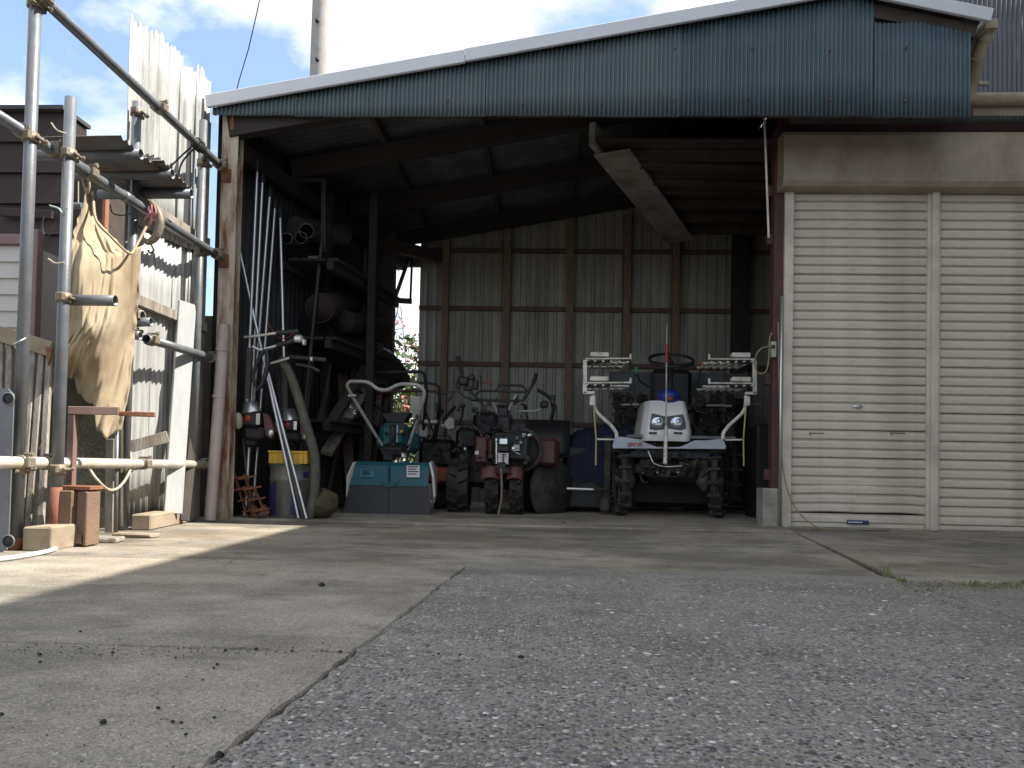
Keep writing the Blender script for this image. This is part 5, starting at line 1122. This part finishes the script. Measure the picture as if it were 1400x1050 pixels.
# bonnet as a lofted shell
secs = [(603, 877, 949, .02, .10), (592, 878, 949, .0, .10), (578, 880, 948, .03, .10), (562, 884, 946, .08, .10), (552, 885.5, 945, .115, .08), (546, 887, 944, .15, .06)]
vs = []; fs = []; nn = 16
for (y, x0, x1, dy, rd) in secs:
    a, b = A(x0, y), A(x1, y); w = b.x-a.x
    for i in range(nn+1):
        t = i/nn; xx = a.x+w*(.5-.5*cos(pi*t)) if 0 else a.x+w*t
        ed = min(t, 1-t)*2; vs.append(V((xx, dy+.12*(1-min(1, ed*3.4))**2.2, (a.z+b.z)/2)))
k0 = len(secs)
for (y, x0, x1, dy, rd) in secs:  pass
fs = [(j*(nn+1)+i, j*(nn+1)+i+1, (j+1)*(nn+1)+i+1, (j+1)*(nn+1)+i) for j in range(k0-1) for i in range(nn)]
q = MB(); q.add(vs, fs, True)
top = vs[-(nn+1):]; q.add(top+[p+V((0, .45, 0)) for p in (top[0], top[-1])], [tuple(range(nn+1))+(nn+2, nn+1)], False)
for s_ in (0, nn):
    col = [vs[j*(nn+1)+s_] for j in range(k0)]; q.add(col+[p+V((0, .5, 0)) for p in col], [(j, j+1, k0+j+1, k0+j) for j in range(k0-1)], True)
q.build('bonnet', m_bonnet, rp_, local=True)
q = MB(); q.ball(A(914.5, 542.5, .20), (.112, .10, .078), 20, 12); q.build('dash_cover', m_bluecap, rp_, local=True)
q = MB(); q.ball(A(915.5, 545, .104), (.035, .012, .018), 12, 6); q.build('badge', m_redmark, rp_, local=True)
# lamp cluster
def bz(px, py, d=0):
    f = (py-545)/(603-545); ys_ = [(603-545, .02), (592-545, .0), (578-545, .03), (562-545, .08), (550-545, .14), (0, .22)]
    yy = py-545
    for (a, da), (b, db) in zip(ys_, ys_[1:]):
        if b <= yy <= a: dd = db+(da-db)*(yy-b)/(a-b); break
    else: dd = 0
    return A(px, py, dd-.004-d)
lampo = [(888, 587), (889, 576), (891.5, 565), (911, 569.5), (934, 566), (937.5, 577), (938, 586), (931, 588.5), (915, 586), (912, 586), (897, 588.5)]
q = MB(); n = len(lampo); q.add([bz(*p) for p in lampo]+[bz(*p)+V((0, .03, 0)) for p in lampo], [tuple(range(n))]+[(i, (i+1) % n, n+(i+1) % n, n+i) for i in range(n)]); lc = q.build('lamp_surround', m_lampdark, rp_, local=True)
for px in (899.5, 926):
    q = MB(); c = bz(px, 577.5, .008); q.ball(c, (.068, .026, .060), 18, 10); hl = q.build('headlamp', m_glass, rp_, local=True)
    q = MB(); q.lathe([(.016, 0), (.021, 0), (.021, .006), (.016, .006)], c+V((.004, -.023, .014)), (0, -1, 0), 18); q.build('lens_ring', m_lampdark, hl, local=True); q = MB(); q.box(c+V((0, -.021, -.014)), (.06, .008, .026), .004); q.build('reflector', m_alu, hl, local=True)
for (x0, x1) in ((887, 898), (921, 933)):
    a, b = bz(x0, 592), bz(x1, 592); q = MB(); q.box((a+b)/2, (b.x-a.x, .012, .018), .003); q.build('slot', m_lampdark, rp_, local=True)
# skirt / floor
pts = [(838, 607), (841, 598), (844, 596.5), (864, 599), (876, 601), (884, 606), (898, 611), (930, 611), (942, 606), (950, 602), (966, 602), (986, 600), (990, 603), (993, 611), (992, 614), (838, 613)]
q = MB(); q.prism([A(x, y, -.05) for x, y in pts], (0, .05, 0)); q.build('floor_skirt', m_skirt, rp_, local=True, bevel=.004)
q = MB(); q.box(A(915, 601, .75), (.98, 1.35, .03), .006); q.build('floor', m_tray, rp_, local=True)
for (px, py, t_) in ((843, 607, 0), ):
    pass
q = MB()
x = 858.
for (w_, segs) in ((4.5, 'top bot diag'), (4.5, 'top mid left right'), (4.5, 'top left right'), (2, 'right'), (4, 'top right mid')):
    for sgm in segs.split():
        cx_, cy_ = x+w_/2, 608
        if sgm in ('top', 'bot', 'mid'): yy = {'top': 606, 'mid': 608, 'bot': 610}[sgm]; q.beam(A(x, yy, -.053), A(x+w_*.85, yy, -.053), .003, .006, (0, 0, 1), 0)
        elif sgm == 'diag': q.beam(A(x+w_*.8, 606, -.0535), A(x, 610, -.0535), .003, .006, (1, 0, 0), 0)
        else: xx = x if sgm == 'left' else x+w_*.85; q.beam(A(xx, 605.8, -.0545), A(xx, 610.2, -.0545), .003, .006, (1, 0, 0), 0)
    x += w_
q.build('lettering', m_redmark, rp_, local=True)
# steering
q = MB(); c = A(918, 492.5, .45); tilt = V((0, -.42, .9)).normalized(); a_ = V((1, 0, 0)); b_ = tilt.cross(a_)
q.tube([c+(a_*cos(t)+b_*sin(t))*.208 for t in [i*2*pi/40 for i in range(41)]], .0145, 10, False)
q.build('steering_wheel', m_black, rp_, local=True)
q = MB()
for t in (R(200), R(340), R(90)): q.tube([c-tilt*.05, c+(a_*cos(t)+b_*sin(t))*.20], .011, 8)
q.tube([c-tilt*.02, A(916, 540, .25)], .024, 12); q.build('steering_column', m_black, rp_, local=True)
# marker pole
q = MB(); q.tube([A(909.5, 632, -.10), A(910.5, 583, -.10)], .017, 12); q.ball(A(909.5, 632, -.10), .02, 8, 6); q.build('marker_socket', m_rack, rp_, local=True)
q = MB(); q.tube([A(910.5, 590, -.10), A(911.5, 470, -.10)], .0075, 8); q.tube([A(911.5, 472, -.10), A(912, 445, -.10)], .005, 8); mk = q.build('marker_pole', m_greypaint, rp_, local=True)
q = MB(); q.tube([A(911.3, 496, -.10), A(911.8, 470, -.10)], .013, 10); q.build('red_tip', m_redplastic, mk, local=True)
# levers
for (p0, p1, m_, sz) in (((888, 530), (870, 506), mat('green_knob', (.03, .25, .09), .5), .018), ((944, 540), (959, 498), m_orange, .02)):
    q = MB(); q.tube([A(*p0, .6), A((p0[0]+p1[0])/2-(4 if p1[0] < 900 else -2), (p0[1]+p1[1])/2+3, .55), A(p1[0], p1[1]+4, .5)], .009, 8); lv = q.build('lever', m_black, rp_, local=True)
    q = MB(); q.tube([A(p1[0], p1[1]+5, .5), A(p1[0], p1[1]-4, .5)], [sz*.8, sz], 10); q.build('knob', m_, lv, local=True)
# side racks
def srack(mx):
    f = (lambda x: x) if not mx else (lambda x: 1831.5-x)
    B = lambda x, y, dy=0: A(f(x), y+(.7 if mx else 0), dy)
    q = MB(); q.tube(rounded([B(843, 600, .05), B(843, 592, .05), B(836, 582, .05), B(817, 565, .05), B(812.5, 557, .05), B(811.5, 540, .05)], .05, 5), .0165, 12); q.build('rack_post', m_rack, rp_, local=True)
    q = MB(); q.box(B(810, 548, .03), (.05, .04, .085), .006); q.build('rack_socket', m_rack, rp_, local=True)
    q = MB(); q.beam(B(800, 492, .02), B(799.5, 538, .02), .035, .03, (0, 1, 0)); q.beam(B(797.5, 537, .02), B(813, 537, .02), .03, .025); q.build('rack_upright', m_rack, rp_, local=True)
    for (y, bx) in ((490.5, 806.5), (523.5, 806)):
        q = MB(); q.box(B(bx+13, y-5, .05), (.165, .10, .042), .006); q.build('tray_stop', m_rack, rp_, local=True)
        a, b = B(800, y, .0), B(862, y-.5, .0)
        for dy in (.0, .28, .56): q = MB(); q.beam(a+V((0, dy, 0)), b+V((0, dy, 0)), .014, .014); q.build('rack_rail', m_rack, rp_, local=True)
        for i in range(6):
            p = a.lerp(b, .04+.18*i); q = MB(); q.beam(p+V((0, -.01, -.018-.003*i)), p+V((0, .60, -.012)), .02, .016); q.build('rack_rail', m_rack, rp_, local=True)
        q = MB(); q.box(B(862, y-3, .0), (.016, .03, .05), .003); q.build('end_stop', m_rack, rp_, local=True)
        q = MB(); q.beam(B(803, y+5, .05), B(838, y+3.5, .05), .05, .02); q.build('rack_bracket', m_mud, rp_, local=True)
    q = MB(); q.tube([B(811.5, 553, .02), B(815, 600, .02), B(814.5, 636, .02)], .0075, 8); q.build('side_marker', m_yellowrod, rp_, local=True)
    q = MB(); q.tube([B(815, 600.5, .03), B(840, 601, .03)], .008, 8); q.build('stay', m_rack, rp_, local=True)
srack(0); srack(1)
# seat and seedling table
q = MB(); q.box(A(917, 532, 1.0), (.42, .10, .40), .05); q.box(A(915, 560, .8), (.44, .4, .10), .04); q.build('seat', m_black, rp_, local=True)
q = MB(); q.prism([A(834, 510, 1.3), A(1020, 513, 1.3), A(1022, 545, 1.1), A(832, 543, 1.1)], (0, .03, .02)); sb = q.build('seedling_table', m_tray, rp_, local=True)
for i in range(7):
    q = MB(); q.beam(A(834+31*i, 509, 1.28), A(833+31.3*i, 545, 1.08), .02, .03, (0, -1, .5)); q.build('divider', m_tray, sb, local=True)
# planting units
rnd = random.Random(5)
for (cx_, k) in ((842, 0), (860, 1), (878, 2), (955, 3), (975, 4), (998, 5)):
    q = MB()
    q.box(A(cx_, 548, .75), (.05, .10, .13), .01); q.box(A(cx_+2, 556, .7), (.07, .06, .06), .01); q.ball(A(cx_+4, 546, .68), (.03, .03, .028), 8, 6); q.tube([A(cx_-6, 552, .7), A(cx_+8, 552, .7)], .010, 8)
    q.box(A(cx_, 590, .8), (.09, .12, .10), .015); q.box(A(cx_+3, 575, .85), (.05, .10, .16), .01); q.tube([A(cx_-4, 598, .75), A(cx_+3, 612, .72)], .02, 8); q.box(A(cx_-3, 540, .74), (.02, .03, .06), .004)
    q.build('planting_unit', m_mud, rp_, local=True)
for (a, b) in (((848, 553), (880, 553)), ((965, 554), (1000, 555))):
    q = MB(); q.tube([A(*a, .62), A(*b, .62)], .012, 8); q.build('cross_shaft', m_greypaint, rp_, local=True)
q = MB(); q.box(A(868, 572, .95), (.40, .25, .20), .02); q.build('planter_case', m_dark, rp_, local=True)
q = MB(); q.box(A(976, 573, .95), (.40, .25, .20), .02); q.build('planter_case', m_dark, rp_, local=True)
# axles, wheels and floats
q = MB(); q.box(A(915, 622, .12), (.72, .10, .06), .006); q.build('front_beam', mat('dark_navy_iron', (.03, .035, .05), .5, .2), rp_, local=True)
blobs(rp_, 'front_axle', m_mud, [(A(915, 641, .2), (.66, .14, .09), .02), (A(886, 634, .18), (.16, .16, .12), .03), (A(942, 636, .18), (.18, .16, .12), .03), (A(905, 648, .15), (.10, .06, .05), .01), (A(932, 648, .15), (.08, .06, .05), .01)])
q = MB()
for px in (899, 914, 927): q.ball(A(px, 646, .09), .012, 8, 6)
q.build('axle_bolts', m_alu, rp_, local=True, kind='stuff')
for (px, wx, yaw_) in ((858, 847, .08), (963, 982, -.34)):
    q = MB(); q.tube([A(px, 628, .15), A(px, 650, .12), A(px, 661, .10), A(px, 672, .10)], [.05, .055, .075, .02], 14); q.build('final_drive', m_mud, rp_, local=True)
    c = A(wx, 668, .18); c = V((c.x, .20, .325)); ax = V((cos(yaw_), sin(yaw_), 0)); pr_ = V((-sin(yaw_), cos(yaw_), 0))
    q = MB(); q.lathe([(.265, -.022), (.30, -.03), (.305, 0), (.30, .03), (.265, .022), (.255, 0), (.265, -.022)], c, ax, 36)
    for i in range(16):
        t = 2*pi*i/16; rd = pr_*cos(t)+V((0, 0, 1))*sin(t); q.beam(c+rd*.29-ax*.055, c+rd*.312+ax*.055, .03, .035, rd, .004)
    w_ = q.build('wheel', m_rubber, rp_, local=True)
    for i in range(3):
        t = 2*pi*i/3+.4; rd = pr_*cos(t)+V((0, 0, 1))*sin(t); q = MB(); q.tube([c, c+rd*.265], .014, 8); q.build('spoke', m_mud, w_, local=True)
    q = MB(); q.lathe([(0, -.05), (.045, -.05), (.05, .05), (0, .05)], c, ax, 14); q.build('hub', m_mud, w_, local=True)
for wx in (834, 1000):
    c = A(wx, 660, .9); c = V((c.x, 1.15, .44)); q = MB(); q.lathe([(.38, -.03), (.42, -.035), (.425, 0), (.42, .035), (.38, .03), (.375, 0), (.38, -.03)], c, (1, 0, 0), 36)
    for i in range(18):
        t = 2*pi*i/18; rd = V((0, cos(t), sin(t))); q.beam(c+rd*.41-V((.07, 0, 0)), c+rd*.43+V((.07, 0, 0)), .03, .04, rd, .004)
    w_ = q.build('wheel', m_rubber, rp_, local=True)
    q = MB()
    for i in range(4):
        t = 2*pi*i/4; rd = V((0, cos(t), sin(t))); q.tube([c, c+rd*.38], .016, 8)
    q.build('spokes', m_mud, w_, local=True)
q = MB(); q.beam(A(831, 596, .5), A(829, 690, .45), .06, .05, (0, 1, 0)); q.build('side_leg', m_mud, rp_, local=True)
q = MB(); q.box(A(827, 690, .3), (.09, .12, .14), .02); q.tube([A(812, 668, .35), A(832, 670, .35)], .016, 8); q.build('side_leg_foot', m_mud, rp_, local=True)
for (x0, x1) in ((868, 915), (936, 970), (994, 1032)):
    for (y, dy) in ((684, .0), (691, -.02), (698, -.04)):
        a, b = A(x0, y, 1.35+dy), A(x1, y, 1.35+dy); q = MB(); q.box((a+b)/2, (b.x-a.x, .4, .028), .008); q.build('float', m_mud, rp_, local=True)
q = MB(); q.box(A(915, 640, .75), (.56, 1.0, .26), .04); q.box(A(915, 672, 1.1), (.95, .3, .30), .04); q.build('chassis_dark_fill', m_dark, rp_, local=True)  # chassis bulked out with dark boxes in place of the shade underneath
q = MB(); q.tube(curve([A(886, 616, .0), A(890, 626, -.02), A(895, 634, -.03), A(910, 638, -.03), A(932, 637, -.02)], 6), .006, 6); q.build('cable', m_alu, rp_, local=True)
q = MB(); q.tube([A(1028, 552, .1), A(1040, 553, .1)], .008, 8); q.build('pin', m_alu, rp_, local=True)
fittings(rp_, at(rp_), (870, 618, 968, 652, .02, .12), 46, 6); fittings(rp_, at(rp_), (838, 540, 884, 600, .55, .7), 46, 7); fittings(rp_, at(rp_), (952, 540, 1004, 600, .55, .7), 46, 8); fittings(rp_, at(rp_), (832, 610, 862, 700, .12, .4), 20, 10)
# ---- odds and ends at the right
q = MB(); q.box(P(1040, 640, 7.35)+V((.02, 0, 0)), (.22, .4, .82), .02); o = tag(q.build('cabinet', m_black), 'black cabinet in the dark between the planter and the red post', 'cabinet')
for v in o.data.vertices: v.co.z = v.co.z if v.co.z > .3 else .012
oc = P(1057, 478, 6.27); ob = T('socket_box', oc, 'small grey socket box on the red post', 'socket box')
q = MB(); q.box(oc, (.045, .04, .13), .005); q.build('box', m_greypaint, ob)
q = MB(); q.box(oc+V((-.005, -.02, .02)), (.028, .01, .03), .002); q.build('cover', m_black, ob)
m_yc = mat('yellow_cable', (.24, .21, .10), .5, var=.15)
q = MB(); q.tube(curve([P(1056, 474, 6.24), P(1044, 475, 6.2), P(1036, 482, 6.2), P(1032, 495, 6.22), P(1037, 510, 6.24), P(1047, 508, 6.24), P(1051, 490, 6.24), P(1052, 465, 6.24), P(1055, 455, 6.25)], 6), .006, 6); tag(q.build('cable', m_yc), 'yellow cable looping from the grey socket box', 'cable')
q = MB(); q.tube(curve([P(1064, 440, 6.22), P(1065, 520, 6.22), P(1067, 590, 6.22), P(1072, 650, 6.2), P(1085, 690, 6.18), P(1105, 713, 6.14), P(1123, 722, 6.12), P(1145, 724, 6.1)], 6), .0055, 8); tag(q.build('hose', m_yc), 'thin olive yellow hose hanging along the shutter edge to the ground', 'hose')
q = MB(); q.pipe(P(1068.5, 405, 6.2), V((P(1066, 715, 6.2).x, 6.2, .01)), .011, .002, 10); tag(q.build('pipe', m_alu), 'slim silver pipe leaning against the left shutter guide', 'pipe')
q = MB(); q.tube(curve([P(1110, 724, 6.1), P(1150, 727, 6.05), P(1185, 726, 6.1), P(1215, 726, 6.12)], 5), .006, 6); tag(q.build('twig', m_darkwood), 'brown twig lying along the foot of the left shutter', 'twig')
# ---- loose clods, leaves and weeds on the ground
m_clod = mat('dark_clod', (.028, .026, .026), .9, var=.3, scale=40, bump=.5)
def clod(px, py, s, label=None, g='dark clods scattered on the smooth concrete'):
    c = G(px, py, .002); rn = random.Random(px*7+py); k = .8*s*c.y/1050
    vs = []; q = MB(); q.ball((0, 0, 0), (k*.5, k*.4, k*.38), 9, 6)
    for i, v in enumerate(q.v): q.v[i] = v*rn.uniform(.75, 1.2)
    for i in range(len(q.v)): q.v[i].z = max(q.v[i].z, -k*.2)
    o = q.build('clod', m_clod); o.location = c+V((0, 0, k*.2)); return tag(o, label or 'small dark clod lying on the smooth concrete left of the long seam', 'clod', g)
clod(440, 801, 11, 'dark clod lying alone on the concrete near the shadow edge')
clod(141, 989, 12, 'largest dark clod on the near concrete at bottom left')
clod(2, 978, 9, 'dark clod at the left edge of the near concrete')
for (x, y, s) in ((54, 896, 8), (55, 906, 6), (110, 864, 5), (154, 893, 6), (350, 889, 8), (308, 890, 6), (297, 909, 6), (292, 914, 5), (236, 988, 8), (248, 989, 7), (216, 969, 8), (293, 982, 6), (254, 1005, 7), (277, 930, 4), (465, 892, 7), (240, 900, 5), (399, 891, 5)): clod(x, y, s)
clod(300, 1035, 16, 'dark clod lodged in the long seam at the bottom')
for i in range(5):
    clod(575+i*13+random.uniform(-6, 6), 896+random.uniform(-2.5, 2.5), random.uniform(3, 6.5), 'dark clod in the short crack across the pebbled slab', 'clods in the crack of the pebbled slab')
clod(712, 900, 10, 'single dark clod on the pebbled slab right of the short crack')
clod(770, 716, 6, 'dark clod at the sill of the shed floor')
m_grass = mat('weed_green', (.17, .21, .08), .7, var=.4, scale=20); m_moss = mat('moss', (.10, .10, .04), .95, var=.5, scale=30)
def weed(px, py, hpx, n, label):
    c = G(px, py); h = hpx*c.y/1050; q = MB()
    for i in range(n):
        a = random.uniform(0, 6.28); l_ = h*random.uniform(.4, 1); b = c+V((random.gauss(0, .012), random.gauss(0, .012), 0)); d = V((cos(a), sin(a), 0)); w = V((-sin(a), cos(a), 0))*.0022
        m_ = b+d*l_*.18+V((0, 0, l_*.6)); t = b+d*l_*.5+V((0, 0, l_*.95)); q.add([b-w, b+w, m_+w*.8, m_-w*.8, t], [(0, 1, 2, 3), (3, 2, 4)])
    return tag(q.build('weed', m_grass), label, 'weed', 'weeds growing from the slab joints')
weed(1213, 790, 32, 12, 'tallest pale weed sprouting at the corner of the slab joint'); weed(1232, 796, 10, 26, 'low green weed tuft right beside the tallest one')
weed(1330, 802, 12, 26, 'small weed tuft on the mossy patch by the right edge'); weed(1383, 803, 9, 14, 'tiny weed at the far right of the mossy patch')
q = MB()
for i in range(900):
    t = random.random(); px = 1228+180*t; py = 797+12*sin(t*3.1)*random.random()+random.gauss(0, 2.2)
    if random.random() < .3: px, py = 1228+90*t, 797+38*t+random.gauss(0, 1)
    c = G(px, py, .001); s_ = random.uniform(.003, .007); a = random.uniform(0, 6.28)
    q.add([c+V((cos(a+k)*s_, sin(a+k)*s_, 0)) for k in (0, 2.1, 4.2)]+[c+V((0, 0, s_*.7))], [(0, 1, 3), (1, 2, 3), (2, 0, 3)])
q.build('moss', m_moss, kind='stuff')
q = MB()
for i in range(420):
    px, py = random.uniform(0, 700), 889+random.gauss(0, 4.5)
    if random.random() < .4: px, py = random.uniform(0, 700), random.uniform(880, 1050)
    c = G(px, py, .001); s_ = random.uniform(.001, .004)*(1 if py < 900 else .8); a = random.uniform(0, 6.28)
    q.add([c+V((cos(a+k)*s_, sin(a+k)*s_*.8, 0)) for k in (0, 2.1, 4.2)]+[c+V((0, 0, s_*.8))], [(0, 1, 3), (1, 2, 3), (2, 0, 3)])
q.build('grit', mat('brown_grit', (.07, .058, .045), .9, var=.5, scale=60), kind='stuff')
